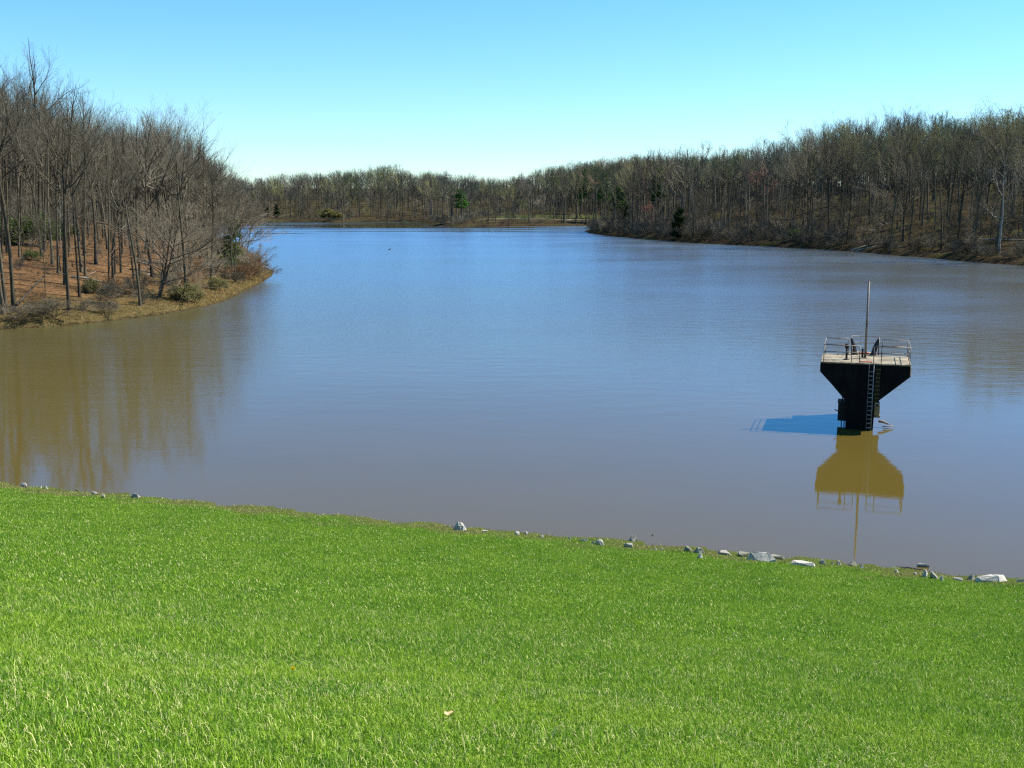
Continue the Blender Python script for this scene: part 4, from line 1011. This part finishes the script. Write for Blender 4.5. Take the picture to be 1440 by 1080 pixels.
rgl = random.Random(5); nl = 0
for i in range(60):
    x_, y_ = rgl.uniform(-85, -32), rgl.uniform(112, 190); d_ = float(sdf(x_, y_)[0])
    if d_ < 1.5 or d_ > 40 or nl >= 18: continue
    a_ = rgl.uniform(-.5, .5); L_ = rgl.uniform(2, 7); r_ = rgl.uniform(.05, .16); z_ = float(ground_z(x_, y_)[0]); x2, y2 = x_ + math.cos(a_) * L_, y_ + math.sin(a_) * L_
    if float(sdf(x2, y2)[0]) < .6: continue
    dz = float(ground_z(x2, y2)[0]) - z_; k1 = (L_ * .4 * math.cos(a_), L_ * .4 * math.sin(a_), dz * .4 + r_ + .08)
    branchy('fallen_branch', Vector((x_, y_, z_)), 'weathered fallen branch lying among the leaves of the left bank', 'branch', M['deadwood'] if nl % 3 == 0 else M['bark'],
            [([(0, 0, r_), k1, (x2 - x_, y2 - y_, dz + r_ * .6)], [r_, r_ * .8, r_ * .4]), ([k1, (k1[0] + .5, k1[1] + .7, k1[2] + .5), (k1[0] + 1.1, k1[1] + 1.0, k1[2] + .8)], [r_ * .5, r_ * .35, r_ * .15])])['group'] = 'fallen branches on the left bank'
    nl += 1

# duck
P = at(547, 351.2); bm = bmesh.new()
bmesh.ops.create_uvsphere(bm, u_segments=16, v_segments=10, radius=1)
for v in bm.verts:
    x, y, z = v.co; tp = 1 - .45 * max(0, -x); v.co = Vector((x * .36, y * .17 * tp, z * .15 * tp + (.12 * x * x if x < 0 else 0)))
dk_ = bm_obj('duck', bm, M['duck'], None, True, P + Vector((0, 0, .07))); tag(dk_, 'small dark duck with a pale flank swimming far out on the lake', 'duck')
bm = bmesh.new(); add_tube(bm, [(.24, 0, .05), (.31, 0, .2), (.36, 0, .30), (.43, 0, .33), (.52, 0, .31)], [.08, .055, .075, .065, .015], 10); bm_obj('head', bm, M['duck'], dk_, True)

# dandelions, dead leaf
def dandelion(px, py, r_, label):
    P = lawn_hit(px, py); o = empty('dandelion', P); tag(o, label, 'flower')
    bm = bmesh.new(); add_tube(bm, [(0, 0, 0), (.004, 0, .06)], .0025, 6); bm_obj('stem', bm, M['holly'], o, True)
    bm = bmesh.new(); rg = random.Random(px)
    for i in range(46):
        a = i * 2.4; e = .15 + 1.1 * (1 - i / 46); d = Vector((math.cos(a) * math.sin(e), math.sin(a) * math.sin(e), math.cos(e))); s_ = Vector((-math.sin(a), math.cos(a), 0)) * r_ * .16
        c_ = Vector((.004, 0, .06)); q = [bm.verts.new(c_), bm.verts.new(c_ + d * r_ * .7 + s_), bm.verts.new(c_ + d * r_ + Vector((0, 0, r_ * .1))), bm.verts.new(c_ + d * r_ * .7 - s_)]; bm.faces.new(q)
    bm_obj('flower_head', bm, M['petal'], o)
dandelion(412, 951, .024, 'yellow dandelion in the foreground grass, the larger of two')
dandelion(409, 925, .013, 'smaller half open yellow dandelion behind the larger one')
P = lawn_hit(630, 1030); bm = bmesh.new(); nn = 14; c_ = bm.verts.new((0, 0, .004)); ring = []
for i in range(nn):
    a = i * 2 * math.pi / nn; rr = .030 * (1 + .35 * math.cos(3 * a)); ring.append(bm.verts.new((math.cos(a) * rr, math.sin(a) * rr * .7, .012 * math.sin(2 * a + 1))))
for i in range(nn): bm.faces.new((c_, ring[i], ring[(i + 1) % nn]))
o = bm_obj('fallen_leaf', bm, M['deadleaf'], None, True, P + Vector((0, 0, .05))); tag(o, 'curled tan dead leaf lying on the foreground grass', 'leaf')
